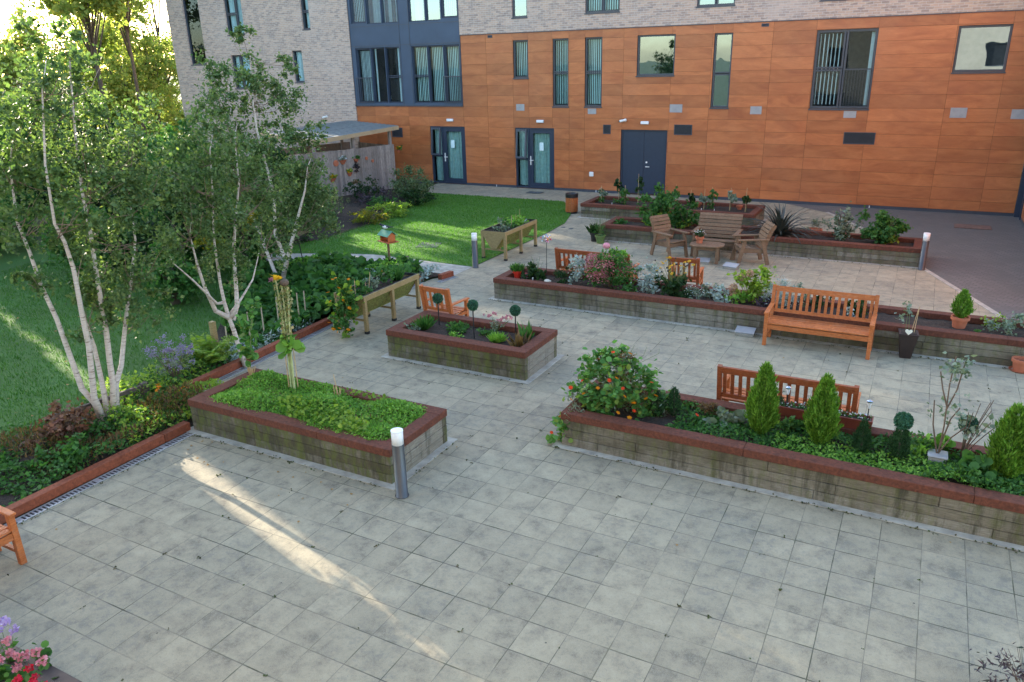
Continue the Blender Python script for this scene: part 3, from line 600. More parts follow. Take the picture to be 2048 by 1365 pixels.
# ------------------------------------------------ raised beds
def raised_bed(x0, x1, y0, y1, h, lab, wall, cap=.2, soil=.10, walls=None, cph=.105, capm=CAPM):
    t = thing('raised_bed', lab, 'raised bed', (x0, y0, 0)); X, Y = x1-x0, y1-y0; hz = h-cph
    wd = .1
    def courses(name, mat, horiz, c, lo, hi):
        m = MB(); n = 3; ch = hz/n
        for k in range(n):
            p = lo; off = random.uniform(.5, 1.6)
            while p < hi-.01:
                e = min(hi, p+off); off = random.choice((1.8, 2.4, 2.7))
                if hi-e < .35: e = hi
                j = random.uniform(0, .007); z0, z1 = k*ch+.002, (k+1)*ch-.005
                if horiz: m.box(p+.002, e-.002, c+(j if c < .3 else -j), c+wd, z0, z1)
                else: m.box(c, c+wd-(j if c > .3 else 0), p+.002, e-.002, z0, z1)
                p = e
        m.build(name, mat, t, bevel=.004)
    wf = walls or (wall, wall)
    courses('timber_wall', wf[0], True, .012, .012, X-.012); courses('timber_wall', wall, True, Y-wd-.012, .012, X-.012)
    courses('timber_wall', wall, False, .012, wd+.014, Y-wd-.014); courses('timber_wall', wf[1], False, X-wd-.012, wd+.014, Y-wd-.014)
    def capr(a, b, c, d):
        m = MB(); L = (b-a) if (b-a) > (d-c) else (d-c); p = 0
        while p < L-.01:
            e = min(L, p+2.4)
            if L-e < .5: e = L
            if (b-a) > (d-c): m.box(a+p+.0015, a+e-.0015, c, d, hz, h)
            else: m.box(a, b, c+p+.0015, c+e-.0015, hz, h)
            p = e
        m.build('capping_board', capm, t, bevel=.006)
    capr(0, X, 0, cap); capr(0, X, Y-cap, Y); capr(0, cap, cap+.002, Y-cap-.002); capr(X-cap, X, cap+.002, Y-cap-.002)
    n = max(2, int(X/.12)); mm = max(2, int(Y/.12)); vs = []; fs = []
    for i in range(n+1):
        for j in range(mm+1): vs.append((.11+(X-.22)*i/n, .11+(Y-.22)*j/mm, h-soil+random.uniform(-.02, .02)))
    for i in range(n):
        for j in range(mm): a = i*(mm+1)+j; fs.append((a, a+mm+1, a+mm+2, a+1))
    MB().add(vs, fs).build('soil', SOIL, t, smooth=True)
    MB().box(-.09, X+.09, -.09, Y+.09, 0, .009).build('footing_strip', CONC, t)
    return t
BIG = raised_bed(-2.38, 6.5, .5, 1.78, .49, 'long raised bed with small cypresses and trailing nasturtiums in the foreground', SLG)
MID = raised_bed(-6.56, 6.5, 6.1, 7.3, .47, 'long raised bed of mixed flowers across the middle of the patio', SLG)
FARB = raised_bed(-6.56, 1.65, 12.4, 13.7, .46, 'long raised bed behind the brown garden furniture', SLG)
VF = raised_bed(-8.45, -2.85, 15.35, 17.05, .46, 'raised bed of staked wilting plants nearest the orange wall', SLG)
FRB = raised_bed(-7.38, -3.82, -1.36, -.05, .49, 'mossy raised bed filled with bright green ground cover', SLP, walls=(SLP, SLPALE))
B2 = raised_bed(-6.58, -3.80, 2.25, 3.50, .50, 'small mossy raised bed with three green topiary balls', SLP, walls=(SLP, SLPALE))
CB = raised_bed(-9.0, -3.6, -7.2, -5.42, .45, 'dark edged planter of pink and red flowers in the corner', SLG, capm=plain('dark_brown_capping', (.045, .028, .025), .6, 0, .3))
# ------------------------------------------------ furniture
def slat_bench(name, lab, cat, L, loc, rz, mat=ORG, bmat=None, H=.97, group=None):
    """classic slatted bench; front faces local -y; origin on the ground under its middle"""
    t = thing(name, lab, cat, loc, rz, group); bm = bmat or mat; h = L/2-.035
    for s in (-1, 1):
        MB().box(s*h-.032, s*h+.032, -.30, -.236, 0, .60).build('leg', mat, t, bevel=.004)
        m = MB(); m.bar((s*h, .20, 0), (s*h, .235, .44), .062, .062, up=(0, 1, 0)); m.bar((s*h, .235, .44), (s*h, .33, H), .06, .06, up=(0, 1, 0)); m.build('leg', bm, t)
        MB().bar((s*h, -.34, .615), (s*h, .28, .635), .075, .03).build('armrest', mat, t, bevel=.006)
        MB().box(s*h-.02, s*h+.02, -.236, .19, .13, .17).build('stretcher', mat, t)
        MB().box(s*h-.02, s*h+.02, -.236, .20, .33, .385).build('side_rail', mat, t)
    m = MB()
    for i in range(5): y = -.285+i*.098; m.box(-h+.0 if i else -h+.033, h if i else h-.033, y, y+.082, .40+.004*abs(i-2), .424+.004*abs(i-2))
    m.build('seat', mat, t, bevel=.004)
    MB().box(-h+.033, h-.033, -.29, -.262, .315, .395).build('front_rail', mat, t)
    m = MB(); yb = lambda z: .235+(z-.44)*.095/(H-.44)
    m.bar((-h+.031, yb(H-.06), H-.06), (h-.031, yb(H-.06), H-.06), .035, .095, up=(0, .18, 1)); m.bar((-h+.031, yb(.52), .52), (h-.031, yb(.52), .52), .032, .06, up=(0, .18, 1))
    n = max(3, int(round((L-.14)/.105))); 
    for i in range(n): x = -h+.07+(2*h-.14)*i/(n-1); m.bar((x, yb(.55), .55), (x, yb(H-.11), H-.11), .048, .016, up=(0, 1, 0))
    m.build('backrest', bm, t)
    return t
slat_bench('garden_bench', 'long orange slatted bench facing the camera against the middle bed', 'bench', 1.78, (.19, 5.82, 0), 0)
slat_bench('garden_bench', 'orange slatted bench seen from behind the small cypresses', 'bench', 1.78, (.24, 2.17, 0), math.pi, bmat=ORGD)
slat_bench('garden_bench', 'orange slatted bench partly hidden behind the pink flowering shrub', 'bench', 1.76, (-4.74, 7.62, 0), math.pi-.0, bmat=ORGD)
slat_bench('garden_chair', 'orange slatted armchair behind the yellow daisies', 'chair', .66, (-2.77, 7.82, 0), math.pi+.1, bmat=ORGD)
slat_bench('garden_chair', 'orange slatted armchair next to the small bed with topiary balls', 'chair', .68, (-6.35, 3.86, 0), math.pi-.05)
slat_bench('garden_chair', 'orange slatted armchair cut off at the left edge of the photo', 'chair', .68, (-6.72, -4.69, 0), math.pi/2)
def chunky_seat(name, lab, cat, L, loc, rz, group=None):
    t = thing(name, lab, cat, loc, rz, group); h = L/2
    for s in (-1, 1):
        x = s*(h-.03)
        MB().bar((x, -.40, 0), (x, -.26, .62), .045, .095, up=(0, 1, 0)).build('leg', BRN, t, bevel=.004)
        MB().bar((x, .34, 0), (x, .17, .62), .045, .095, up=(0, 1, 0)).build('leg', BRN, t, bevel=.004)
        MB().box(x-.05, x+.06, -.42, .32, .622, .655).build('armrest', BRN, t, bevel=.008)
        MB().bar((x-s*.045, -.33, .36), (x-s*.045, .30, .33), .04, .10).build('side_rail', BRN, t)
        m = MB(); P = [(.20, .34), (.27, .6), (.34, .8), (.44, .98)]
        for (a, b), (c, d) in zip(P, P[1:]): m.bar((x-s*.045, a+.03, b), (x-s*.045, c+.03, d), .04, .08, up=(0, 1, 0))
        m.build('back_frame', BRN, t)
    m = MB()
    for i in range(5): y = -.36+i*.108; z = .43-.012*i; m.bar((-h+.06, y+.05, z), (h-.06, y+.05, z), .098, .024, up=(0, .12, 1))
    m.build('seat', BRN, t, bevel=.003)
    m = MB(); pts = [(.185, .46), (.215, .55), (.245, .64), (.275, .73), (.31, .82), (.355, .905), (.415, .975)]
    for (y, z), sl in zip(pts, (.28, .3, .33, .36, .45, .6, .8)): m.bar((-h+.02, y, z), (h-.02, y, z), .024, .08, up=(0, sl, 1))
    m.build('backrest', BRN, t)
    m = MB().bar((-h+.09, -.33, .35), (h-.09, -.33, .35), .03, .09); m.build('front_rail', BRN, t)
    return t
chunky_seat('garden_armchair', 'chunky brown wooden armchair left of the small table', 'chair', .62, (-4.22, 11.32, 0), math.radians(58))
chunky_seat('garden_armchair', 'chunky brown wooden armchair right of the small table, in front of the spiky plant', 'chair', .62, (-2.12, 11.42, 0), math.radians(-62))
chunky_seat('garden_bench', 'chunky brown wooden two seater with high curved slatted back', 'bench', 1.15, (-3.12, 11.93, 0), math.radians(2))
t = thing('garden_table', 'low brown octagonal wooden table holding a potted plant', 'table', (-3.15, 11.08, 0), math.radians(8))
oc = [(-.42, -.14), (-.26, -.30), (.26, -.30), (.42, -.14), (.42, .14), (.26, .30), (-.26, .30), (-.42, .14)]
m = MB(); m.prism(oc, .43, .46); m.build('table_top', BRN, t, bevel=.005)
for sx in (-1, 1):
    for sy in (-1, 1): MB().box(sx*.27-.04, sx*.27+.04, sy*.19-.04, sy*.19+.04, 0, .43).build('leg', BRN, t, bevel=.004)
for s in (-1, 1): MB().box(-.23, .23, s*.19-.015, s*.19+.015, .34, .425).build('apron', BRN, t)
# legged trough planters
def trough_planter(lab, loc, rz=0, L=1.86, Wd=.74, H=.76):
    """local y along the trough, near side at x=0, far side at x=-Wd"""
    t = thing('trough_planter', lab, 'planter', loc, rz)
    for x in (-.035, -Wd+.035):
        for y in (.05, L/2, L-.05):
            l = MB().box(x-.035, x+.035, y-.035, y+.035, .05, H-.1).build('leg', PINE, t, bevel=.004)
            MB().box(x-.04, x+.04, y-.04, y+.04, 0, .055).build('foot', BLACKR, l, bevel=.006)
    for x in (-.018, -Wd+.018): MB().box(x-.018, x+.018, 0, L, H-.10, H).build('side_board', PINE, t, bevel=.003)
    for y in (.012, L-.03):
        e = MB(); vs = [(-.04, y, H-.003), (-Wd+.04, y, H-.003), (-Wd+.04, y, H-.1), (-Wd/2-.08, y, .30), (-Wd/2+.08, y, .30), (-.04, y, H-.1)]
        e.add([*vs, *[(a, b+.018, c) for a, b, c in vs]], [tuple(range(6))[::-1], tuple(range(6, 12))]+[(i, (i+1) % 6, 6+(i+1) % 6, 6+i) for i in range(6)]); e.build('end_panel', PINE, t)
    for s, x0, x1 in ((1, -.05, -Wd/2+.07), (-1, -Wd+.05, -Wd/2-.07)):
        MB().bar(((x0+x1)/2, .04, (H-.1+.31)/2), ((x0+x1)/2, L-.04, (H-.1+.31)/2), .02, math.hypot(x0-x1, H-.41), up=(x0-x1, 0, H-.41)).build('trough_side', MOSSY, t)
    MB().box(-Wd/2-.08, -Wd/2+.08, .03, L-.03, .29, .31).build('trough_bottom', MOSSY, t)
    for y in (.05, L/2, L-.05): MB().box(-Wd+.07, -.07, y-.015, y+.015, .25, .285).build('stretcher', PINE, t)
    n = 18; vs = []; fs = []
    for i in range(n+1):
        for j in range(7): vs.append((-.04-(Wd-.08)*j/6, .03+(L-.06)*i/n, H-.035-.05*math.sin(math.pi*j/6)+random.uniform(-.012, .012)))
    for i in range(n):
        for j in range(6): a = i*7+j; fs.append((a+7, a, a+1, a+8))
    MB().add(vs, fs).build('soil', SOIL, t, smooth=True)
    lin = MB().box(-.05, -.037, .03, L-.03, H-.05, H+.006).box(-Wd+.037, -Wd+.05, .03, L-.03, H-.05, H+.006).box(-Wd+.05, -.05, L-.045, L-.032, H-.05, H+.006).box(-Wd+.05, -.05, .032, .045, H-.05, H+.006)
    lin.build('liner', BLACK, t)
    return t
MOSSY = plain('yellow_green_mossy_board', (.16, .17, .04), .9, 0, .5, 25)
TP1 = trough_planter('legged wooden trough planter with trailing orange flowers at its near end', (-7.64, 3.02, 0))
TP2 = trough_planter('legged wooden trough planter of lettuces at the edge of the back lawn', (-7.90, 9.16, 0))
# bollards
def bollard(x, y, lab):
    t = thing('bollard_light', lab, 'bollard', (x, y, 0), 0, 'bollard lights on the patio')
    MB().lathe([(.085, 0), (.085, .012), (.073, .016), (.073, .70), (.070, .705)], 28).build('post', DKGREY, t, smooth=True)
    MB().lathe([(.070, .703), (.071, .865), (.064, .872)], 28).build('diffuser', DIFFU, t, smooth=True); MB().lathe([(.073, .868), (.073, .883), (.01, .886)], 28).build('cap', DIFFU, t)
bollard(-3.57, -1.50, 'bollard light at the near corner of the green ground cover bed'); bollard(-8.32, 8.30, 'bollard light at the corner of the back lawn'); bollard(1.70, 12.26, 'bollard light at the right end of the far raised bed')
# litter bin
t = thing('litter_bin', 'round wooden slatted litter bin with a black bag', 'bin', (-9.02, 15.95, 0))
m = MB()
for i in range(18): a = 2*math.pi*i/18; c, s = math.cos(a), math.sin(a); m.bar((c*.2, s*.2, .06), (c*.2, s*.2, .58), .064, .018, up=(c, s, 0))
m.build('slats', ORG, t); MB().lathe([(.19, 0), (.19, .07)], 20).build('base', BLACK, t)
MB().lathe([(.185, .3), (.215, .56), (.22, .66), (.20, .67), (.17, .60), (.16, .35)], 20).build('bin_liner', BLACK, t)
# bird table with magpie
t = thing('bird_table', 'wooden bird table with a green roof on a post', 'bird table', (-10.41, 7.5, 0), math.radians(-20))
MB().box(-.022, .022, -.022, .022, 0, .66).build('post', BRN, t); MB().box(-.25, .25, -.16, .16, .66, .685).build('tray', ORGD, t, bevel=.003)
for sx in (-1, 1):
    m = MB(); m.add([(sx*.17-.01, -.11, .686), (sx*.17+.01, -.11, .686), (sx*.17+.01, .11, .686), (sx*.17-.01, .11, .686), (sx*.17-.01, -.11, .84), (sx*.17+.01, -.11, .84), (sx*.17+.01, .11, .84), (sx*.17-.01, .11, .84), (sx*.17-.01, 0, .93), (sx*.17+.01, 0, .93)],
          [(0, 3, 2, 1), (0, 4, 8, 7, 3), (1, 2, 6, 9, 5), (0, 1, 5, 4), (2, 3, 7, 6), (4, 5, 9, 8), (6, 7, 8, 9)])
    m.build('end_wall', ORG, t)
GR = plain('green_felt', (.10, .30, .19), .7, 0, .2)
for s in (-1, 1): MB().bar((-.23, s*.085, .89), (.23, s*.085, .89), .012, .20, up=(0, -s*.8, .6)).build('roof_panel', GR, t)
# magpie: one continuous body mesh
def magpie(loc, rz):
    t = thing('magpie', 'black and white magpie perched on the bird table roof', 'bird', loc, rz)
    bl, wh = plain('black_feathers', (.012, .014, .02), .4, 0, .2), plain('white_feathers', (.75, .75, .75), .7, 0, .05)
    prof = [(-.20, .012, .010, .075), (-.13, .02, .012, .08), (-.07, .035, .028, .082), (-.03, .048, .045, .082), (.02, .052, .052, .085), (.06, .045, .046, .10), (.085, .032, .034, .125), (.10, .03, .03, .145), (.125, .024, .026, .155), (.14, .010, .012, .155), (.17, .003, .004, .148)]
    n = 14; vs = []; fs = []
    for x, ry, rz_, z in prof:
        for j in range(n): a = 2*math.pi*j/n; vs.append((x, ry*math.cos(a), z+rz_*math.sin(a)))
    for i in range(len(prof)-1):
        for j in range(n): a = i*n+j; b = i*n+(j+1) % n; fs.append((a, b, b+n, a+n))
    fs += [tuple(range(n))[::-1], tuple(range((len(prof)-1)*n, len(prof)*n))]
    o = MB().add(vs, fs).build('body', bl, t, smooth=True); o.data.materials.append(wh)
    for p in o.data.polygons:
        c = p.center
        if (-.06 < c.x < .065 and c.z < .088) or (-.03 < c.x < .05 and abs(c.y) > .035 and c.z < .115): p.material_index = 1
    for s in (-1, 1): MB().tube([(.0, s*.018, .05), (.005, s*.02, .0)], .003, 6).build('leg', BLACK, t)
magpie((-10.46, 7.5, .955), math.radians(205))
# small dish on a stick
t = thing('bird_bath', 'small round dish on a thin stick near the path', 'bird bath', (-9.75, 7.3, 0)); MB().tube([(0, 0, 0), (0, 0, .34)], .008, 6).build('stick', BLACK, t); MB().lathe([(.02, .33), (.09, .36), (.095, .372), (.085, .37), (.02, .345)], 16).build('dish', TWIG, t)
# low silver wedge lights/boxes
def wedge(x, y, rz, lab):
    t = thing('floodlight_box', lab, 'box', (x, y, 0), rz)
    m = MB().add([(-.17, -.10, 0), (.17, -.10, 0), (.17, .10, 0), (-.17, .10, 0), (-.17, -.10, .07), (.17, -.10, .07), (.17, .10, .12), (-.17, .10, .12)], [(0, 3, 2, 1), (4, 5, 6, 7), (0, 1, 5, 4), (1, 2, 6, 5), (2, 3, 7, 6), (3, 0, 4, 7)])
    m.build('housing', STEEL, t, bevel=.006); MB().add([(-.175, -.105, .073), (.175, -.105, .073), (.175, .105, .124), (-.175, .105, .124), (-.175, -.105, .083), (.175, -.105, .083), (.175, .105, .134), (-.175, .105, .134)], [(0, 3, 2, 1), (4, 5, 6, 7), (0, 1, 5, 4), (1, 2, 6, 5), (2, 3, 7, 6), (3, 0, 4, 7)]).build('lid', PLATE, t)
wedge(-1.08, 5.93, 0, 'low silver wedge box beside the left leg of the long orange bench'); wedge(-3.18, 10.86, .1, 'low silver wedge box under the octagonal table'); wedge(-2.42, 10.60, -.2, 'low silver wedge box half hidden behind the lime green hydrangea')
# manhole covers
def cover(x, y, w, d, rz, lab, mat=MANH):
    t = thing('manhole_cover', lab, 'manhole cover', (x, y, .014), rz); m = MB(); frame_rects_flat(m, w, d); m.build('rim', mat, t); MB().box(-w/2+.03, w/2-.03, -d/2+.03, d/2-.03, 0, .006).build('plate', mat, t)
def frame_rects_flat(m, w, d):
    m.box(-w/2, w/2, -d/2, -d/2+.025, 0, .009); m.box(-w/2, w/2, d/2-.025, d/2, 0, .009); m.box(-w/2, -w/2+.025, -d/2+.027, d/2-.027, 0, .009); m.box(w/2-.025, w/2, -d/2+.027, d/2-.027, 0, .009)
cover(-10.83, 9.92, .62, .62, .3, 'dark metal manhole cover set in the back lawn'); cover(-12.08, 19.3, .62, .42, 0, 'dark metal manhole cover on the path by the second glazed door')
cover(2.9, 18.0, .95, .6, 0, 'rusty rimmed manhole cover in the block paving by the orange wall', plain('rusty_cover', (.16, .10, .08), .8, 0, .3))
for x, y, l in ((-8.30, 13.66, 'left small round drain lid in paving near the trough planter'), (-7.98, 13.54, 'right small round drain lid in paving near the trough planter')):
    tag(MB().lathe([(.07, 0), (.07, .006), (.055, .008)], 16, (x, y, .002)).build('manhole_cover', MANH), l, 'drain cover')
# ------------------------------------------------ pots
def pot(loc, r0, r1, h, mat, lab, name='plant_pot', rim=.014, soil=True, saucer=False, cat='plant pot', rz=0):
    t = thing(name, lab, cat, loc, rz)
    MB().lathe([(r0, 0), (r1-.01, h-.05), (r1+rim, h-.05), (r1+rim, h), (r1-.012, h), (r1-.02, h-.04)], 24).build('pot', mat, t, smooth=False)
    if soil: MB().lathe([(r1-.021, h-.06), (.01, h-.03)], 20).build('soil', SOIL, t)
    if saucer: MB().lathe([(r1, 0), (r1+.03, .025), (r1+.02, .025), (r1-.01, .006)], 24).build('saucer', mat, t)
    return t
def plant(name, lab, cat, loc, group=None): return thing(name, lab, cat, loc, 0, group)
def fol(t, mat, c, r, n, size, tmpl=T_LEAF, clumps=14, name='foliage', **k):
    return leaves(name, mat, t, blob(c, r, n, clumps, k.pop('sig', .25), k.pop('shell', .45)), size, tmpl, **k)
def stems(t, pts, r=.006, mat=STEM, name='stem', n=5): 
    m = MB()
    for p in pts: m.tube(p, [r*(1-.5*i/len(p)) for i in range(len(p))], n)
    return m.build(name, mat, t)
def spray(base, n, h, spread, bend=.3, k=5):
    out = []
    for i in range(n):
        a = random.uniform(0, 2*math.pi); s = spread*random.uniform(.3, 1); hh = h*random.uniform(.7, 1)
        out.append([(base[0]+math.cos(a)*s*(j/k)**(1+bend), base[1]+math.sin(a)*s*(j/k)**(1+bend), base[2]+hh*j/k) for j in range(k+1)])
    return out
_fl = {}
def flower_mesh(kind, mat, cmat=None):
    key = kind+mat.name
    if key not in _fl:
        m = MB(); n = {'five': 5, 'daisy': 10, 'ball': 0}[kind]
        if kind == 'ball': m.ball((0, 0, .3), .5, .8, 8, 5)
        for i in range(n):
            a = 2*math.pi*i/n; c, s = math.cos(a), math.sin(a); w = .34 if n == 5 else .14
            m.add([(0, 0, 0), (c*.35-s*w, s*.35+c*w, .12), (c*.6, s*.6, .10), (c*.35+s*w, s*.35-c*w, .12)], [(0, 3, 2, 1)])
        if kind == 'daisy': m.lathe([(.14, .05), (.13, .16), (.04, .22)], 8)
        me = bpy.data.meshes.new('flower'); me.from_pydata(m.v, [], m.f); me.materials.append(mat)
        if cmat:
            me.materials.append(cmat)
            for p in me.polygons:
                if p.index >= n: p.material_index = 1
        _fl[key] = me
    return _fl[key]
def flowers(t, P, size, mat, kind='five', cmat=None, name='flower', tilt=.7):
    me = flower_mesh(kind, mat, cmat)
    for p in P:
        o = bpy.data.objects.new(name, me); COL.objects.link(o); o.parent = t; o.location = p; s = size*random.uniform(.8, 1.2); o.scale = (s, s, s)
        o.rotation_euler = (random.uniform(-tilt, tilt)+.35, random.uniform(-tilt, tilt), random.uniform(0, 6.28))
def onblob(c, r, n, zmin=-.2):
    r = np.array(r if hasattr(r, '__len__') else (r,)*3); d = nrm(RNG.normal(size=(n*6, 3))); d = d[d[:, 2] > zmin][:n]; return np.array(c)+d*r
# topiary balls on sticks (artificial)
TOPM = leaf('topiary_leaf', [(.02, .08, .045), (.04, .13, .075), (.07, .18, .11)], .1)
def ball_stick(x, y, z, h, lab, r=.095):
    t = thing('topiary_ball', lab, 'topiary', (x, y, z)); MB().tube([(0, 0, -.03), (0, 0, h-r*.5)], .011, 8).build('stick', BLACK, t)
    m = MB().ball((0, 0, h), r*.86, 1, 16, 10); m.build('core', plain('topiary_core', (.012, .05, .03), .8), t)
    d = nrm(RNG.normal(size=(900, 3))); leaves('foliage', TOPM, t, d*r*.86+np.array([0, 0, h]), .022, T_LEAF, up=0, tip=d*1.5, tipj=1.0)
ball_stick(-5.99, 3.08, .40, .52, 'topiary ball on stick, left one of three in small mossy bed')
ball_stick(-5.06, 2.76, .38, .62, 'topiary ball on the tallest stick, middle of the small mossy bed')
ball_stick(-4.43, 3.12, .38, .50, 'topiary ball on stick, right one of three in small mossy bed')
ball_stick(2.33, 1.58, .40, .42, 'topiary ball on a black stick beside the sparse rose', .105)
# cypresses
def conifer(x, y, z, h, r, lab, mat=L_CYP, n=7200, prof=None):
    t = plant('small_cypress', lab, 'shrub', (x, y, z)); MB().tube([(0, 0, -.03), (0, 0, h*.8)], [.02, .006], 6).build('trunk', DARKB, t)
    prof = prof or (lambda f: (math.sin(min(1, f/.38)*math.pi/2)**.8 if f < .38 else 1) * (1-max(0, f-.38)/.62)**.62)
    f = RNG.uniform(0, 1, n*2); rad = np.array([prof(v) for v in f]); keep = RNG.uniform(0, 1, n*2) < rad+.08; f, rad = f[keep][:n], rad[keep][:n]
    a = RNG.uniform(0, 2*math.pi, len(f)); lump = 1+.16*np.sin(a*5+f*9)+.09*np.sin(a*11-f*23)+.06*RNG.normal(size=len(f)); q = np.sqrt(RNG.uniform(.35, 1, len(f)))*rad*r*lump
    P = np.c_[q*np.cos(a), q*np.sin(a), f*h*.97]; tip = np.c_[np.cos(a)*.45, np.sin(a)*.45, np.full(len(a), 1.1)]
    leaves('foliage', mat, t, P, .052 if mat is L_CYP else .032, T_THIN*np.array([1.2, 1, 1]), up=.2, tip=tip, tipj=.28, sj=.5)
    return t
conifer(.10, 1.14, .38, 1.0, .18, 'golden green cypress, leftmost of three, in front of the slatted bench')
conifer(.80, 1.16, .38, .96, .18, 'golden green cypress right of the middle of the seen from behind bench')
conifer(2.73, 1.20, .38, .92, .185, 'golden green cypress with blunt top near the right edge', prof=lambda f: math.sin(min(1, f/.3)*math.pi/2)**.7*(1-max(0, f-.45)/.55)**.45)
conifer(1.26, 1.16, .38, .46, .10, 'small dark green cone conifer behind the trough of the long bed', L_CYPD, 2600)
conifer(-1.24, 1.12, .38, .38, .09, 'tiny dark conifer touching the trailing nasturtiums', L_CYPD, 1800)
conifer(-1.05, 1.22, .38, .44, .095, 'tiny dark conifer just right of the nasturtium mound', L_CYPD, 1800)
t = conifer(1.66, 1.16, .38, .46, .11, 'dark two tier topiary with a ball above a cone', L_CYPD, 2600, prof=lambda f: math.sin(min(1, f/.45)*math.pi/2)*(1-max(0, f-.45)/.55)**.5*.9+.1)
d = nrm(RNG.normal(size=(1000, 3))); leaves('foliage', TOPM, t, d*.088+np.array([0, 0, .53]), .024, T_LEAF, up=0, tip=d*1.4); MB().ball((0, 0, .53), .085, .95, 14, 8).build('core', TOPM, t)
# terracotta pot cypress in middle bed
t = pot((2.36, 6.78, .37), .10, .135, .2, TERRA, 'square shouldered terracotta pot with a yellowish cypress in the middle bed')
conifer(2.36, 6.78, .52, .52, .15, 'yellowish small cypress growing in the terracotta pot of the middle bed', L_CYP, 2600)
# ------------------------------------------------ plants in the beds
# bright ground cover (a mat nobody could count)
def carpet(name, lab, x0, x1, y0, y1, z, n, size, mat, hgt=.1, hf=None, tmpl=T_LEAF, **k):
    Q = np.c_[RNG.uniform(x0, x1, n), RNG.uniform(y0, y1, n)]
    hx = .5+.25*np.sin(Q[:, 0]*5.1+Q[:, 1]*3)+.25*np.sin(Q[:, 1]*7.3-Q[:, 0]*2.2+1)
    if hf is not None: hx = hx*hf(Q); hx = hx+.06*(hx > -.2); ok = hx > .06; Q, hx = Q[ok], np.maximum(hx[ok], .12)
    z_ = z+hgt*hx*RNG.uniform(.55, 1, len(Q)); g = leaves(name, mat, None, np.c_[Q, z_], size, tmpl, up=k.pop('up', .8), **k)
    return tag(g, lab, 'ground cover', kind='stuff')
carpet('ground_cover', 'bright green creeping ground cover filling the mossy bed', -7.28, -3.92, -1.28, -.13, .44, 26000, .034, L_BRT, .13,
       lambda Q: np.clip(1.25-np.abs((Q[:, 1]+.66)/.62)**5-.35*np.clip((Q[:, 0]+7.3), 0, .3)*0-((Q[:, 0] > -4.2)*(Q[:, 0]+4.2)*4)-((Q[:, 0] < -7.0)*(-7.0-Q[:, 0])*4), 0, 1.2))
carpet('ground_cover', 'low mixed leafy ground cover in the long foreground bed', -1.0, 6.3, .68, 1.62, .38, 15000, .045, L_MID, .15, lambda Q: .45+.6*(np.sin(Q[:, 0]*2.1+Q[:, 1]*3.3) > -.25)+.5*(Q[:, 0] > 1.4))
carpet('ground_cover', 'small bright leaves among the ground cover of the foreground bed', 0.3, 6.3, .68, 1.2, .42, 5200, .040, L_BRT, .14, lambda Q: .25+.9*(np.sin(Q[:, 0]*3.1+2) > .2))
def small_flowers(t, P, s, mat, **k): flowers(t, P, s, mat, **k)
def weedlet(x, y, z, lab, mat=L_MID, r=.16, n=130, size=.06, h=.5, tmpl=T_LEAF, cat='plant', name='leafy_plant', **k):
    t = plant(name, lab, cat, (x, y, z)); fol(t, mat, (0, 0, r*h*.7), (r, r, r*h), n, size, tmpl, 10, **k); return t
weedlet(-.35, 1.25, .42, 'low plant with broad round leaves left of the first cypress', L_SAGE, .2, 120, .085, .5, T_ROUND)
t = weedlet(-.62, 1.4, .42, 'brownish dry tuft at the back of the foreground bed', L_BRNW, .16, 420, .06, .9, T_THIN)
weedlet(.42, 1.45, .42, 'pale green rosette between the first two cypresses', L_MID, .17, 200, .07, .5)
weedlet(1.98, 1.42, .42, 'broad leaved plant at the back beside the two tier topiary', L_BRT, .2, 130, .10, .6, T_ROUND)
weedlet(2.5, 1.05, .44, 'broad leaved green plant near the right cypress', L_MID, .22, 150, .10, .6, T_ROUND)
t = weedlet(-.72, 1.1, .42, 'single scarlet flower low in the foreground bed', L_MID, .1, 60, .05); flowers(t, [(.02, -.02, .12)], .06, F_RED)
# nasturtium mound at the left end of the big bed
t = plant('nasturtium', 'big trailing nasturtium mound with red and orange flowers spilling over the bed corner', 'plant', (-1.8, 1.05, .4))
NB = [((.1, .05, .70), .2), ((-.1, 0, .30), .36), ((.22, .1, .25), .34), ((-.36, -.1, .14), .30), ((-.48, -.42, -.02), .2), ((.55, .2, .16), .2), ((0, 0, .50), .3), ((-.62, -.46, -.24), .13), ((-.2, -.25, .1), .25)]
NB += [((.42, .05, .48), .18), ((-.32, -.05, .52), .2), ((.68, .25, .2), .12), ((-.15, .1, .75), .14)]
P = np.concatenate([blob(c, r, int(900*r), 10, .3, .7) for c, r in NB]); leaves('foliage', L_BRT2, t, P, .066, T_ROUND, up=.9)
P = np.concatenate([blob(c, r*.9, int(2600*r), 16, .3, .2) for c, r in NB[:7]]); leaves('undergrowth', L_SAGE, t, P, .05, T_THIN, up=0)
P = np.concatenate([blob(c, r*.8, int(900*r), 16, .3, .2) for c, r in NB[:4]]); leaves('dry_stalks', L_BRNW, t, P, .07, T_THIN, up=0)
stems(t, spray((0, 0, 0), 26, .75, .5, .2), .004, STEM); stems(t, [[(.1, 0, .6), (.15+.2*i, .05, .8+.05*i), (.2+.17*i, .1, .95)] for i in range(3)], .003, STEM)
flowers(t, [(-.02, -.1, .88), (-.22, -.12, .76), (.0, -.28, .55), (.5, -.05, .52), (.34, -.24, .16), (-.38, -.28, .48), (-.52, -.35, .38), (-.68, -.62, -.2), (.2, -.3, .48)], .05, F_RED)
flowers(t, [(.2, -.06, .88), (.22, -.28, .36), (.34, -.26, .28), (.14, -.3, .12), (-.5, -.38, .22), (.3, -.3, .08), (-.3, -.2, .6), (.45, -.1, .3), (-.6, -.5, .0), (-.15, -.3, .42), (.1, -.28, .6), (-.35, -.3, .3), (.3, -.15, .6), (.55, .0, .32), (.0, -.32, .26)], .052, F_OR)
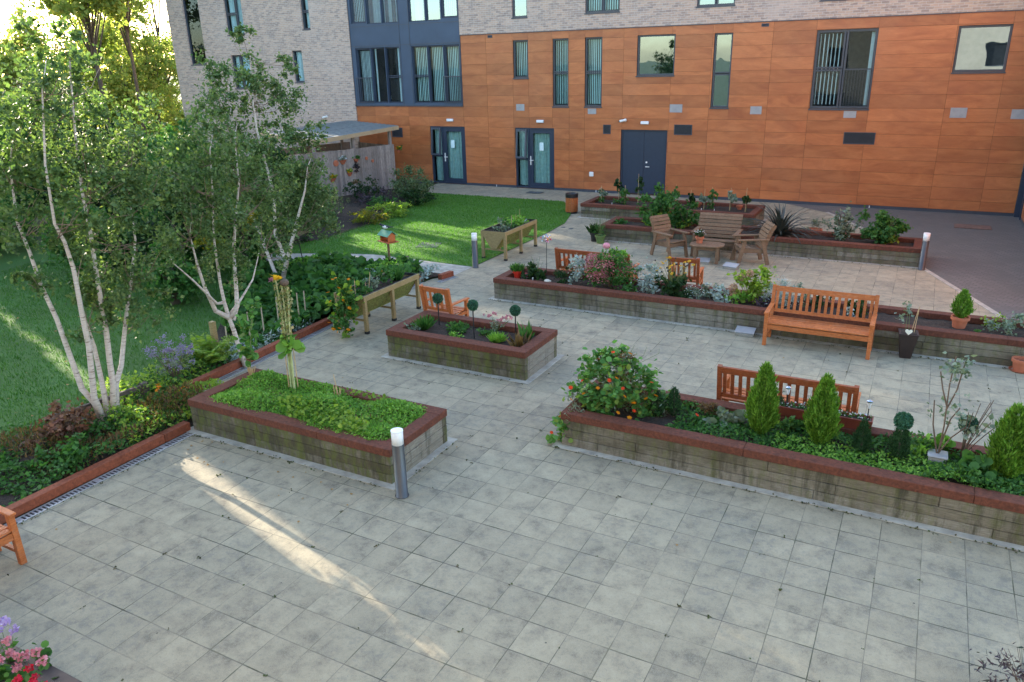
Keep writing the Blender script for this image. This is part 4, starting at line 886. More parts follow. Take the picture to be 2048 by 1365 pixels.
# standard rose and sparse roses
t = plant('standard_rose', 'tall sparse rose with a bare pale stem in a small stone pot', 'shrub', (2.06, 1.22, .4))
stems(t, [[(0, 0, 0), (.01, 0, .5), (-.01, .01, 1.0), (.0, 0, 1.35)], [(0, 0, .75), (-.07, 0, .95), (-.12, 0, 1.15)], [(0, 0, .7), (.07, .02, .95), (.1, .02, 1.3)], [(0, 0, .15), (.1, .05, .35), (.22, .06, .5)], [(0, 0, .1), (-.1, 0, .5), (-.13, 0, .8)], [(0, 0, .2), (.06, .0, .6), (.13, 0, .75)]], .010, TWIG)
fol(t, L_SAGE, (.0, 0, 1.22), (.17, .17, .2), 120, .06, clumps=14); fol(t, L_SAGE, (.1, 0, .7), (.12, .12, .25), 30, .05)
tag(MB().box(-.09, .09, -.09, .09, -.02, .13).box(-.105, .105, -.105, .105, .132, .155).build('stone_pot', PLATE, t, bevel=.01))
t = plant('rose_bush', 'sparse low rose with dusky leaves behind the ball on a stick', 'shrub', (2.30, 1.42, .4))
stems(t, spray((0, 0, 0), 9, .75, .45), .007, TWIG); fol(t, L_SAGE, (0, 0, .55), (.42, .22, .2), 90, .065, clumps=16)
t = plant('bird_ornament', 'small pale stone ornament low in the foreground bed', 'ornament', (2.46, 1.45, .42)); MB().ball((0, 0, .03), .045, .7, 10, 6).ball((.04, 0, .07), .022, 1, 8, 5).build('body', PLATE, t)
# red brown troughs on the back capping, with solar lights
def win_box(x, lab, L=.56):
    t = thing('window_box', lab, 'planter', (x, 1.67, .49)); m = MB()
    a = [(-L/2+.02, -.07), (L/2-.02, -.07), (L/2-.02, .07), (-L/2+.02, .07)]; b = [(-L/2, -.095), (L/2, -.095), (L/2, .095), (-L/2, .095)]; c = [(-L/2+.02, -.075), (L/2-.02, -.075), (L/2-.02, .075), (-L/2+.02, .075)]
    m.add([*[(x, y, 0) for x, y in a], *[(x, y, .15) for x, y in b], *[(x, y, .15) for x, y in c], *[(x, y, .11) for x, y in c]], [(0, 3, 2, 1)]+[(i, (i+1) % 4, 4+(i+1) % 4, 4+i) for i in range(4)]+[(4+i, 4+(i+1) % 4, 8+(i+1) % 4, 8+i) for i in range(4)]+[(8+i, 8+(i+1) % 4, 12+(i+1) % 4, 12+i) for i in range(4)])
    m.build('trough', DKRED, t, bevel=.004); MB().box(-L/2+.021, L/2-.021, -.074, .074, .08, .118).build('soil', SOIL, t)
    P = np.c_[RNG.uniform(-L/2+.03, L/2-.03, 130), RNG.uniform(-.06, .06, 130), RNG.uniform(.12, .18, 130)]; leaves('foliage', L_MID, t, P[:90], .035); leaves('blossom', F_WHT, t, P[90:]+np.array([0, 0, .02]), .022, T_ROUND); return t
win_box(.46, 'dark red window box, left one, on the back edge of the foreground bed'); win_box(1.06, 'dark red window box, right one, on the back edge of the foreground bed')
def solar(x, y, z, lab, h=.24):
    t = thing('solar_light', lab, 'garden light', (x, y, z)); MB().tube([(0, 0, -.12), (0, 0, h-.09)], .007, 8).build('spike', BLACK, t)
    MB().lathe([(.012, h-.1), (.025, h-.02), (.02, h-.015)], 14).build('lens', DIFFU, t); MB().lathe([(.036, h-.015), (.038, h), (.015, h+.012)], 16).build('cap', STEEL, t)
solar(.31, 1.68, .62, 'steel capped solar light in the left dark red window box', .26); solar(1.27, 1.66, .62, 'steel capped solar light at right end of the window boxes', .26)
t = weedlet(.24, 1.66, .62, 'tiny conifer sprig at the left end of the left window box', L_CYPD, .05, 260, .03, 1.6, T_THIN)
# bed with three topiary balls
def tuft(x, y, z, lab, mat=L_MID, n=110, h=.16, sp=.12, tmpl=T_THIN, name='leafy_plant', w=1.0):
    t = plant(name, lab, 'plant', (x, y, z)); a = RNG.uniform(0, 2*math.pi, n); s = RNG.uniform(.1, 1, n)*sp
    P = np.c_[np.cos(a)*s*.5, np.sin(a)*s*.5, np.zeros(n)]; tip = np.c_[np.cos(a)*s/sp*.8, np.sin(a)*s/sp*.8, np.ones(n)]
    leaves('foliage', mat, t, P, h, tmpl*np.array([w, 1, 1]), up=.2, tip=tip, tipj=.2); return t
tuft(-6.12, 2.80, .40, 'grassy tuft beside the left topiary ball', L_MID, 150, .22)
weedlet(-6.25, 2.62, .41, 'small pale leafed plant at the left end of the small bed', L_SAGE, .16, 130, .05)
weedlet(-5.55, 3.0, .41, 'spreading strawberry like leaves between left and middle topiary balls', L_MID, .26, 420, .055, .35)
weedlet(-5.42, 2.58, .41, 'low reddish green plant at the front of the small bed', L_BRT, .17, 150, .05, .3)
weedlet(-4.95, 3.0, .41, 'low green plant just right of the middle topiary ball', L_MID, .17, 180, .05, .4)
tuft(-4.62, 2.78, .40, 'compact green mound in front of the pink stonecrop', L_BRT, 260, .13, .2)
t = tuft(-4.14, 2.72, .40, 'straggly pale dry plant under the right topiary ball', L_BRNW, 40, .22, .25)
tuft(-4.18, 3.1, .40, 'thin green sprout right of the right topiary ball', L_MID, 26, .28, .12)
t = plant('stonecrop', 'pink headed stonecrop standing behind the small mossy bed', 'plant', (-4.86, 3.20, .40)); stems(t, spray((0, 0, 0), 8, .24, .26), .006, STEM)
for c in ((-.2, .05, .27), (-.12, .1, .3), (.14, .0, .27), (.22, .05, .3), (.05, 0, .22)): leaves('flower_head', F_ROSE, t, blob(c, (.06, .06, .025), 90, 8, .3), .018, T_ROUND)
fol(t, L_SAGE, (0, 0, .13), (.17, .12, .08), 60, .045)
def plant_label(x, y, z, lab, rz=.3):
    o = tag(MB().box(-.012, .012, -.002, .002, 0, .10).build('plant_label', WHITE), lab, 'label'); o.location = (x, y, z); o.rotation_euler = (.25, .1, rz); return o
plant_label(-6.28, 2.72, .42, 'white plant label at the left end of the small mossy bed')
# middle bed
MZ = .37
t = pot((-6.22, 6.62, MZ+.01), .075, .10, .17, REDP, 'bright red pot with a tuft at the left end of the middle bed'); tuft(-6.22, 6.62, MZ+.16, 'green tuft growing in the bright red pot', L_MID, 150, .16, .2)
t = thing('ladybird_ornament', 'small red ladybird ornament beside the red pot', 'ornament', (-6.03, 6.66, MZ+.03)); MB().ball((0, 0, .06), .055, .8, 12, 8).build('body', REDP, t); MB().ball((.03, -.04, .07), .025, 1, 8, 6).build('head', BLACK, t)
for sx, sy, sz in ((-.02, -.045, .085), (.0, .02, .105), (.035, .03, .09)): MB().ball((sx, sy, sz), .012, .6, 8, 5).build('spot', BLACK, t)
t = weedlet(-5.78, 6.70, MZ+.02, 'dark broad leaved plant next to the spinner stake', L_DARK, .24, 200, .12, 1.0); stems(t, spray((0, 0, 0), 6, .5, .15), .005)
plant_label(-5.77, 6.46, MZ+.02, 'white plant label in front of the dark broad leaved plant')
t = thing('wind_spinner', 'tall thin stake topped by a cluster of coloured beads', 'ornament', (-5.58, 6.78, MZ)); MB().tube([(0, 0, 0), (0, 0, .88)], .007, 6).build('stake', BLACK, t)
BE = [plain('bead_red', (.6, .03, .03), .3), plain('bead_blue', (.1, .35, .6), .3), plain('bead_pink', (.7, .25, .45), .3), plain('bead_orange', (.8, .3, .03), .3), plain('bead_white', (.8, .8, .75), .3)]
for i in range(34):
    d = Vector(nrm(RNG.normal(size=(1, 3)))[0])*random.uniform(.10, .17); d.z = abs(d.z)*.9-.02; MB().ball((d.x, d.y, d.z+.88), .014, 1, 7, 5).build('bead', BE[i % 5], t)
stems(t, [[(0, 0, .84), tuple(Vector((random.uniform(-.14, .14), random.uniform(-.14, .14), .84+random.uniform(0, .16))))] for i in range(16)], .0015, BLACK, 'wire')
t = thing('shell', 'pale seashell lying on the middle bed soil', 'shell', (-5.45, 6.52, MZ+.02)); MB().ball((0, 0, .03), .07, .5, 12, 6).ball((.06, .01, .03), .035, .6, 10, 6).build('shell_body', plain('shell_cream', (.7, .62, .5), .5), t)
weedlet(-5.18, 6.74, MZ, 'low dark green juniper like shrub behind the shell', L_DARK, .27, 1100, .05, .8, T_THIN)
SV = lambda x, y, r, n, h, lab: weedlet(x, y, MZ+.02, lab, L_SILV, r*1.15, int(n*1.5), .062, h, T_MAPLE*np.array([.7, 1, 1]), name='silver_ragwort')
SV(-4.72, 6.72, .19, 330, 1.7, 'silver leaved ragwort left of the pink flowering shrub')
t = plant('flowering_shrub', 'big round shrub covered with small pink flowers, behind it a bench', 'shrub', (-4.08, 6.72, MZ))
fol(t, L_MID, (0, 0, .34), (.50, .36, .36), 2300, .05, clumps=40, shell=.5); leaves('blossom', F_PINK, t, np.concatenate([onblob((random.uniform(-.42, .42), random.uniform(-.28, .22), .34+random.uniform(-.2, .24)), .11, 70) for i in range(30)]), .026, T_ROUND)
fol(t, L_BRT, (.1, 0, .62), (.22, .2, .14), 260, .06); stems(t, spray((0, 0, 0), 10, .5, .4), .009, TWIG)
t.scale = (1.15, 1.1, 1.12)
t2 = MB().ball((-.08, 0, .8), .07, .8, 10, 6).build('bloom', F_ROSE, t)
SV(-3.22, 6.70, .28, 620, 1.2, 'silver leaved ragwort between the pink shrub and the yellow daisies')
t = plant('coneflower', 'tall yellow daisies with dark seed heads over broad dark leaves', 'plant', (-2.70, 6.66, MZ))
S = spray((0, 0, 0), 40, .72, .42); stems(t, S, .004); fol(t, L_DARK, (0, 0, .18), (.27, .22, .24), 420, .10, clumps=22)
flowers(t, [s[-1] for s in S[:22]], .068, F_YEL, 'daisy', TWIG); 
for s in S[22:]: MB().ball(s[-1], .018, 1, 7, 5).build('seed_head', BLACK, t)
SV(-1.72, 6.52, .14, 170, 1.0, 'small silver ragwort leaning over the front edge of the middle bed'); SV(-1.96, 6.88, .12, 110, 1.1, 'small silver ragwort at the back, right of the daisies')
t = weedlet(-2.25, 6.6, MZ+.02, 'low plant dotted with tiny white flowers right of the daisies', L_SAGE, .2, 260, .04, .8); leaves('blossom', F_WHT, t, onblob((0, 0, .1), (.2, .2, .18), 60), .02, T_ROUND)
weedlet(-2.48, 6.62, MZ, 'dark trailing leaves at the foot of the yellow daisies', L_DARK, .18, 70, .10, .5, T_ROUND)
weedlet(-5.0, 6.6, MZ, 'small dark trailing plant before the left ragwort', L_DARK, .2, 260, .05, .6); weedlet(-3.55, 6.5, MZ, 'low green leaves at the right foot of the pink shrub', L_MID, .2, 260, .06, .6); weedlet(-2.1, 6.95, MZ, 'grey green mound at the back between daisies and hydrangea', L_SAGE, .22, 330, .05, .8)
t = plant('hydrangea', 'lime green hydrangea with faded pink flower heads', 'shrub', (-1.22, 6.78, MZ)); fol(t, L_LIME, (.10, .05, .34), (.36, .32, .34), 900, .085, clumps=26); fol(t, L_BRT, (-.1, -.1, .12), (.3, .2, .16), 160, .08)
FH = leaf('faded_floret', [(.45, .26, .17), (.55, .33, .24), (.42, .28, .14)], .3, .6, (1, 1, 1))
for c in ((-.17, -.1, .52), (.0, -.12, .62), (-.3, -.12, .32), (-.32, -.1, .2)): leaves('flower_head', FH, t, onblob(c, (.075, .075, .06), 150, -1), .024, T_ROUND)
stems(t, spray((0, 0, 0), 10, .5, .35), .007)
weedlet(-.88, 6.55, MZ, 'dark reddish leaves at the base of the hydrangea', L_PURP, .16, 110, .07, .8)
t = plant('silver_artemisia', 'feathery silver blue mound right of the hydrangea, left of the long bench', 'plant', (-.62, 6.72, MZ)); fol(t, L_SILV, (0, 0, .24), (.3, .25, .27), 2600, .05, T_THIN, 30)
weedlet(-.28, 6.95, MZ, 'grey green herb behind the long bench left post', L_SAGE, .18, 200, .05, 1.4); weedlet(.1, 6.9, MZ, 'low green plant seen through the long bench slats', L_DARK, .22, 300, .06, .8)
weedlet(.75, 6.85, MZ, 'low dark plant behind the right half of the long bench', L_DARK, .24, 340, .06, .7)
t = weedlet(.62, 6.6, MZ, 'white flecked plant seen between the long bench slats', L_SILV, .12, 90, .05, 1.0)
weedlet(3.1, 6.75, MZ, 'spreading grey green herb at the right edge of the middle bed', L_SAGE, .3, 420, .055, .6); weedlet(2.9, 7.1, MZ, 'pale olive plant at the back right of the middle bed', L_LIME, .2, 160, .05, .6)
weedlet(2.62, 6.6, MZ, 'tiny seedling right of the terracotta pot cypress', L_MID, .06, 30, .04, .6)
# black planter and terracotta pot in front of the middle bed
t = thing('tall_planter', 'tall tapered black planter with stakes and a white heart', 'planter', (1.60, 5.93, 0), .1)
m = MB(); a, b = .085, .145
for z0, z1, s0, s1 in ((0, .42, a, b), (.42, .45, b+.006, b+.008)): m.add([(-s0, -s0, z0), (s0, -s0, z0), (s0, s0, z0), (-s0, s0, z0), (-s1, -s1, z1), (s1, -s1, z1), (s1, s1, z1), (-s1, s1, z1)], [(0, 3, 2, 1), (4, 5, 6, 7), (0, 1, 5, 4), (1, 2, 6, 5), (2, 3, 7, 6), (3, 0, 4, 7)])
m.build('pot', plain('dark_brown_pot', (.03, .018, .016), .35), t, bevel=.006)
MB().box(-.12, .12, -.12, .12, .45, .455).build('soil', SOIL, t)
t = plant('climber', 'thin leafy climber on bamboo canes in the black planter', 'plant', (1.60, 5.93, .455)); stems(t, [[(-.05, 0, 0), (-.06, 0, .3), (-.04, .02, .52)], [(.0, .02, 0), (-.03, 0, .3), (-.15, 0, .42)]], .004); stems(t, [[(.08, .0, 0), (.10, .0, .46)], [(.04, .03, 0), (.09, .02, .4)]], .006, CANE, 'cane')
fol(t, L_SAGE, (-.05, 0, .36), (.18, .1, .22), 46, .065, clumps=9)
t = thing('heart_ornament', 'white wire heart hung on the front of the black planter', 'ornament', (1.60, 5.78, .43)); hp = []
for i in range(24): a = 2*math.pi*i/24; hp.append((.055*(math.sin(a)**3), .055*(.8*math.cos(a)-.32*math.cos(2*a)-.12*math.cos(3*a)-.05*math.cos(4*a))))
m = MB(); m.add([(x, -.02, z+.07) for x, z in hp]+[(x, .0, z+.07) for x, z in hp], [tuple(range(24)), tuple(range(24, 48))[::-1]]+[(i, 24+i, 24+(i+1) % 24, (i+1) % 24) for i in range(24)]); m.build('heart', plain('cream_ceramic', (.72, .70, .60), .4, 0, .05), t, bevel=.006)
pot((3.27, 6.0, 0), .10, .13, .21, TERRA, 'empty terracotta pot and saucer at the right edge by the middle bed', saucer=True)
# far raised bed planting
FZ = .36
def bush(x, y, z, r, h, lab, mat, n, size, tmpl=T_LEAF, extra=None):
    t = plant('bushy_shrub', lab, 'shrub', (x, y, z)); stems(t, spray((0, 0, 0), 9, h*.8, r*.7), .012, TWIG, 'branches'); fol(t, mat, (0, 0, h*.5), (r, r*.8, h*.5), n, size, tmpl, 34, sig=.2)
    if extra: fol(t, extra, (0, 0, h*.25), (r*.8, r*.7, h*.25), n//6, size)
    return t
bush(-5.12, 13.05, FZ, .52, 1.02, 'largest bushy green shrub, in the far bed left of the brown seats', L_MID, 2600, .085, T_MAPLE, L_LIME)
bush(-4.30, 13.12, FZ, .38, .66, 'shorter bushy shrub directly behind the left brown armchair', L_MID, 1500, .08, T_MAPLE, L_LIME)
bush(-.22, 13.1, FZ, .28, .86, 'upright grey green shrub right of the terracotta pot', L_SAGE, 900, .07, T_LEAF, L_DARK)
bush(.80, 13.1, FZ, .47, .82, 'wide dense green shrub at the right end of the far bed', L_MID, 2400, .085, T_MAPLE, L_LIME)
weedlet(-6.15, 13.05, FZ, 'low green sprigs at the left end of the far bed', L_MID, .22, 220, .06, .4)
# phormium
PH = plain('bronze_blade', (.045, .052, .042), .45, 0, .35)
t = plant('phormium', 'large spiky dark bronze phormium', 'plant', (-1.72, 13.05, FZ)); m = MB()
for i in range(110):
    a = random.uniform(0, 2*math.pi); L = random.uniform(.7, 1.15); el = random.uniform(.35, 1.35); w = .034; p = []
    for j in range(6):
        f = j/5; e = el-f*f*(.5 if el < 1 else .3); p.append((math.cos(a)*L*f*math.cos(max(.0, e)), math.sin(a)*L*f*math.cos(max(.0, e)), L*f*math.sin(e)))
    px, py = -math.sin(a), math.cos(a); k = len(m.v)
    for j, q in enumerate(p): ww = w*(1-(j/5)**3)*(.6+.4*min(1, j/2)); m.v += [(q[0]-px*ww, q[1]-py*ww, q[2]), (q[0], q[1], q[2]-.008), (q[0]+px*ww, q[1]+py*ww, q[2])]
    for j in range(5):
        for s in (0, 1): m.f.append((k+j*3+s, k+j*3+s+1, k+j*3+s+4, k+j*3+s+3))
m.build('foliage', PH, t)
t = pot((-1.05, 14.55, 0), .15, .20, .33, TERRA, 'terracotta pot with feathery herb standing behind the far bed'); weedlet(-1.05, 14.55, .3, 'feathery grey green herb in the terracotta pot behind the far bed', L_SAGE, .28, 700, .06, 1.1, T_THIN)
t = pot((-3.36, 11.12, .461), .075, .095, .17, TERRA, 'terracotta pot standing on the octagonal table'); t = weedlet(-3.36, 11.12, .63, 'small dark plant with white flowers in the table pot', L_DARK, .15, 320, .045, .7); leaves('blossom', F_WHT, t, onblob((0, 0, .07), (.14, .14, .1), 22), .03, T_ROUND)
# green glazed pot and wispy plant
t = pot((-6.42, 12.05, 0), .10, .15, .24, GREENP, 'green glazed pot with wispy stems left of the far bed', rim=.01)
t = plant('wispy_plant', 'tall wispy plant growing in the green glazed pot', 'plant', (-6.42, 12.05, .22)); stems(t, spray((0, 0, 0), 18, .85, .45, .1), .004); fol(t, L_MID, (-.05, .05, .14), (.18, .15, .16), 260, .06, T_THIN)
t = pot((-6.66, 12.22, 0), .10, .13, .25, BLACK, 'black plastic pot of dark grass behind the green glazed pot'); tuft(-6.66, 12.22, .22, 'dark grassy tuft in the black pot', L_DARK, 150, .25, .2)
# staked plants in the bed by the orange wall
VZ = .36
for i, (x, y, h, k) in enumerate(((-8.05, 16.2, .50, 1), (-7.48, 16.3, .80, 0), (-7.22, 16.2, .55, 2), (-6.82, 16.35, .92, 3), (-5.5, 16.2, .66, 2), (-5.05, 16.3, .5, 0), (-4.6, 16.25, .55, 1), (-4.38, 16.3, .62, 2), (-3.80, 16.3, .62, 1), (-3.30, 16.2, .66, 3))):
    lb = ['leftmost wilting bean plant on a cane by the orange wall', 'second staked wilting plant from the left by the orange wall, with an orange bloom', 'third staked bushy plant from the left by the orange wall', 'tall dark drooping staked plant before the double door', 'pale drooping staked plant right of the big green shrub',
          'thin short staked plant by the first small pot', 'leafy staked plant left of the pair, fifth from the right', 'bushy staked plant, third from the right by the orange wall', 'second from the right staked plant with bare white cane', 'rightmost staked drooping plant by the orange wall'][i]
    t = plant('staked_plant', lb, 'plant', (x, y, VZ)); stems(t, [[(0, 0, 0), (.01, 0, h+.08)]], .009, CANE, 'cane'); stems(t, [[(.02, 0, 0), (.04, .01, h*.5), (-.02, 0, h*.92)]], .007)
    mt = [L_DARK, L_SAGE, L_MID, L_DARK][k]; c = blob((0, 0, h*.72), (.14, .12, h*.26), 60, 7, .25); leaves('foliage', mt, t, c, .11, T_LEAF*np.array([1.4, 1, 1]), up=.2, tip=np.tile((0, 0, -1.0), (60, 1)), tipj=.6)
    if k in (0, 2) or i == 0: fol(t, L_MID, (0, 0, .1), (.16, .14, .12), 70, .08)
    if i == 1: flowers(t, [(.02, -.08, h*.8)], .09, F_OR)
for x, l in ((-4.85, 'left small terracotta pot sunk in the bed by the orange wall'), (-3.55, 'right small terracotta pot sunk in the bed by the orange wall')): pot((x, 16.55, VZ), .06, .085, .13, TERRA, l, soil=False)
for x, l in ((-7.5, 'white plant marker near the left of the back bed'), (-4.55, 'left white marker by the small pots in the back bed'), (-4.15, 'right white marker by the small pots in the back bed')): plant_label(x, 15.75, VZ+.02, l)
# back trough of lettuces
t = plant('lettuce_row', 'bright lettuce leaves in the trough at the lawn edge', 'plant', (-8.26, 10.3, .70)); fol(t, L_BRT, (0, .15, .10), (.22, .35, .17), 380, .085, clumps=16); stems(t, [[(.1, -.3, 0), (.1, -.3, .34)], [(-.05, .45, 0), (-.04, .46, .38)], [(.05, .05, 0), (.05, .05, .3)]], .006, CANE, 'cane')
weedlet(-8.3, 9.65, .70, 'grey green seedlings at the near end of the lawn edge trough', L_SAGE, .24, 260, .06, .7); weedlet(-8.2, 9.95, .70, 'mid green salad leaves in the lawn edge trough', L_MID, .2, 200, .07, .6); weedlet(-8.25, 10.85, .70, 'small pale plants at the far end of the lawn edge trough', L_SILV, .12, 60, .04, .5)
# near trough planting
tuft(-7.95, 4.50, .70, 'long chive like grass in the near trough', L_MID, 260, .26, .2, T_BLADE); weedlet(-8.0, 4.1, .70, 'bushy green herb in the middle of the near trough', L_MID, .22, 360, .06, .8); weedlet(-8.05, 3.75, .70, 'grey green shrubby herb in the near trough', L_SAGE, .2, 260, .06, .9)
t = weedlet(-7.95, 3.38, .70, 'leafy plant with upright canes near the orange flowers', L_MID, .2, 240, .07, .8); stems(t, [[(.1, .05, 0), (.14, .1, .42)], [(.12, -.02, 0), (.1, -.02, .25)], [(-.1, -.1, 0), (-.1, -.1, .3)]], .006, CANE, 'cane')
t = weedlet(-8.05, 4.2, .78, 'yellow flowered stem at the back of the near trough', L_SAGE, .1, 40, .05); flowers(t, [(0, 0, .16), (.06, .03, .12), (-.15, .1, .15)], .07, F_YEL)
t = plant('nasturtium', 'climbing orange nasturtium hanging from the near end of the trough planter', 'plant', (-7.98, 2.80, .1))
NP = [((.05, .06, .80), .24), ((-.06, -.03, .50), .26), ((.1, .1, .55), .2), ((0, 0, .2), .24), ((-.05, .05, .95), .15)]
P = np.concatenate([blob(c, r, int(1000*r), 9, .25, .6) for c, r in NP]); leaves('foliage', L_MID, t, P, .062, T_ROUND, up=.5); P = np.concatenate([blob(c, r, int(90*r), 9, .25, .8) for c, r in NP]); leaves('yellow_leaves', L_LIME, t, P, .09, T_ROUND, up=.3)
stems(t, spray((0, 0, -.05), 10, .9, .25), .004)
flowers(t, [(-.08, -.12, 1.05), (-.02, -.1, 1.08), (.12, .1, 1.02), (.24, .0, .9), (.2, .05, .82), (.1, -.1, .66), (.14, -.08, .6), (-.16, -.16, .62), (-.18, -.18, .8), (-.1, -.2, .3), (.2, -.05, .5), (-.1, -.22, .1), (.03, -.2, .12), (.0, -.22, .05), (.16, -.1, .08), (-.22, -.2, .2), (.05, -.12, .9)], .065, F_OR)
# ------------------------------------------------ left border
t = plant('sprout_stalks', 'tall bolted sprout stalks rising from the bright ground cover', 'plant', (-6.30, -.38, .42))
SP = [[(-.03, .0, 0), (-.02, .02, .6), (-.04, .02, 1.2), (-.05, 0, 1.72)], [(.0, .02, 0), (.0, .03, .6), (.02, .03, 1.2), (.03, .02, 1.62)], [(.04, .0, 0), (.04, .02, .6), (.08, .04, 1.2), (.11, .05, 1.60)]]
stems(t, SP, .014, plain('pale_stalk', (.42, .46, .22), .6), n=7); stems(t, [[(-.07, 0, 0), (-.065, .02, 1.0)], [(.06, .05, 0), (.07, .05, 1.0)]], .008, CANE, 'cane')
P = []
for s in SP:
    for i in range(120): f = random.uniform(.42, 1); k = f*3; j = min(2, int(k)); q = Vector(s[j]).lerp(Vector(s[j+1]), k-j); a = random.uniform(0, 6.28); P.append((q.x+.028*math.cos(a), q.y+.028*math.sin(a), q.z))
leaves('sprout_buds', leaf('pale_bud', [(.3, .33, .12), (.38, .3, .16), (.22, .28, .08)], .1), t, P, .045, T_LEAF*np.array([1.3, 1, 2]), up=.2)
fol(t, L_BRT, (.03, 0, .72), (.17, .17, .09), 26, .15, T_ROUND, 8); fol(t, L_MID, (.02, 0, .85), (.14, .12, .08), 16, .12)
MB().ball((.07, .04, 1.66), .065, .8, 10, 7).build('seed_head', TWIG, t); leaves('petal', F_YEL, t, blob((.0, 0, 1.73), (.05, .03, .012), 14, 5), .07)
t = plant('squash_vine', 'leafy climbing vine hanging at the back left corner of the mossy bed', 'plant', (-7.15, -.35, .45)); stems(t, spray((0, 0, -.05), 9, .30, .08), .012, CANE, 'cane'); stems(t, [[(0, 0, .2), (-.05, .1, .5), (-.15, .3, .8), (-.2, .4, 1.1)], [(0, 0, .2), (.02, .05, .55), (-.05, .2, .9)]], .008)
for c, r in (((-.02, .02, .35), .14), ((-.1, .1, .55), .17), ((-.15, .25, .8), .17), ((-.25, .4, 1.05), .15)): leaves('foliage', L_BRT2, t, blob(c, r, 30, 9, .3), .10, T_ROUND, up=.6)
t = plant('bamboo_canes', 'bundle of short pale canes with one long cane standing in the ground cover', 'cane', (-5.46, -.35, .5)); stems(t, [[(0, 0, 0), (-.05, 0, .32)], [(-.04, .02, 0), (-.05, .02, .12)], [(.03, .0, 0), (.04, 0, .13)], [(.0, .04, 0), (.02, .05, .1)], [(-.07, 0, 0), (-.08, .01, .14)]], .007, CANE, 'cane')
# big leafy border mass between path and trough
def carpet_poly(name, lab, poly, z, n, size, mat, hgt, tmpl=T_LEAF, seed=0, cov=.0, **k):
    Q = scatter(poly, n); hx = .55+.3*np.sin(Q[:, 0]*2.7+Q[:, 1]*1.9+seed)+.25*np.sin(Q[:, 1]*4.3-Q[:, 0]*3.2+seed); ok = hx > cov; Q, hx = Q[ok], np.clip(hx[ok], .05, 1.3)
    g = leaves(name, mat, None, np.c_[Q, z+hgt*hx*RNG.uniform(.35, 1, len(Q))], size, tmpl, up=k.pop('up', .7), **k); return tag(g, lab, 'ground cover', kind='stuff')
BP = [(-8.95, 3.0), (-9.0, 6.8), (-9.6, 7.3), (-11.6, 7.2), (-12.7, 6.7), (-13.0, 5.2), (-11.6, 3.2), (-10.2, 1.9), (-8.95, 1.6)]
carpet_poly('leafy_border', 'dense big leaved planting between the curving path and the red kerb', BP, .02, 9000, .15, L_MID, .40, T_ROUND, 1)
carpet_poly('leafy_border', 'dark small leaves filling gaps of the planting by the curving path', BP, .0, 12000, .08, L_DARK, .34, T_LEAF, 1)
carpet_poly('leafy_border', 'paler creeping plants along the far rim of the path border', [(-9.6, 6.6), (-9.6, 7.3), (-11.6, 7.2), (-12.8, 6.7), (-12.8, 6.1), (-11.4, 6.5)], .02, 3800, .07, L_BRT, .26, T_LEAF, 3)
carpet_poly('leafy_border', 'grey leaved plants at the corner of the path border', [(-8.9, 5.6), (-8.7, 7.3), (-9.9, 7.3), (-10.2, 6.2)], .02, 1800, .07, L_SILV, .24, T_LEAF, 5)
carpet_poly('leafy_border', 'silvery low plants behind the kerb left of the trough', [(-8.85, .6), (-8.9, 3.0), (-9.7, 2.6), (-9.5, .8)], .02, 2200, .08, L_SILV, .22, T_THIN, 2)
carpet_poly('leafy_border', 'mixed low weeds and herbs in the flower border in front of the birches', [(-7.55, -6.4), (-7.6, -.6), (-8.7, -.5), (-8.8, .8), (-9.7, .8), (-9.5, -2), (-9.3, -6.4)], .01, 12000, .06, L_MID, .32, T_LEAF, 2, cov=.1)
carpet_poly('leafy_border', 'brown dry stems among the border weeds in front of the birches', [(-7.6, -3.2), (-7.6, -.7), (-8.9, -.6), (-9.2, -3.2)], .01, 4200, .07, L_BRNW, .42, T_THIN, 6, up=0, stand=.8)
carpet_poly('leafy_border', 'yellow green herbs between the mossy bed and the birches', [(-7.6, -2.2), (-7.5, -.5), (-9.4, .5), (-9.5, -1.6)], .05, 2800, .06, L_LIME, .40, T_LEAF, 9)
# flower spikes
t = plant('seed_spikes', 'row of pale dried flower spikes behind the silvery border plants', 'plant', (-9.2, 1.9, 0)); stems(t, [[(x, y, 0), (x+.02, y, h)] for x, y, h in ((0, 0, .75), (.05, .35, .8), (-.1, .6, .7), (.1, .85, .75), (.0, 1.15, .7), (.0, -.35, .7), (.15, -.6, .6), (-.1, -.8, .55))], .016, plain('pale_spike', (.36, .30, .22), .9)); 
t = plant('fern', 'bright yellow green fern behind the low red kerb', 'fern', (-9.15, .55, .02)); m = MB(); FR = []
for i in range(22):
    a = 2*math.pi*i/22+random.uniform(-.1, .1); L = random.uniform(.55, .85); el = random.uniform(.75, 1.25)
    for j in range(26):
        f = (j+1)/26; x = L*f*math.cos(el)*(1+.5*f); z = L*f*math.sin(el)-L*.28*f**2.4; w = .14*math.sin(min(1, f*1.05)*math.pi)**.7+.01
        for s in (-1, 1): FR.append((math.cos(a)*x, math.sin(a)*x, z, -math.sin(a)*s*w, math.cos(a)*s*w))
FR = np.array(FR); leaves('frond', L_LIME, t, FR[:, :3], np.linalg.norm(FR[:, 3:], axis=1), T_LEAF*np.array([.7, 1, 1]), up=1.2, tip=np.c_[nrm(np.c_[FR[:, 3:], 0*FR[:, 0]])[:, :2]*1.0, np.full(len(FR), -.1)], tipj=.1)
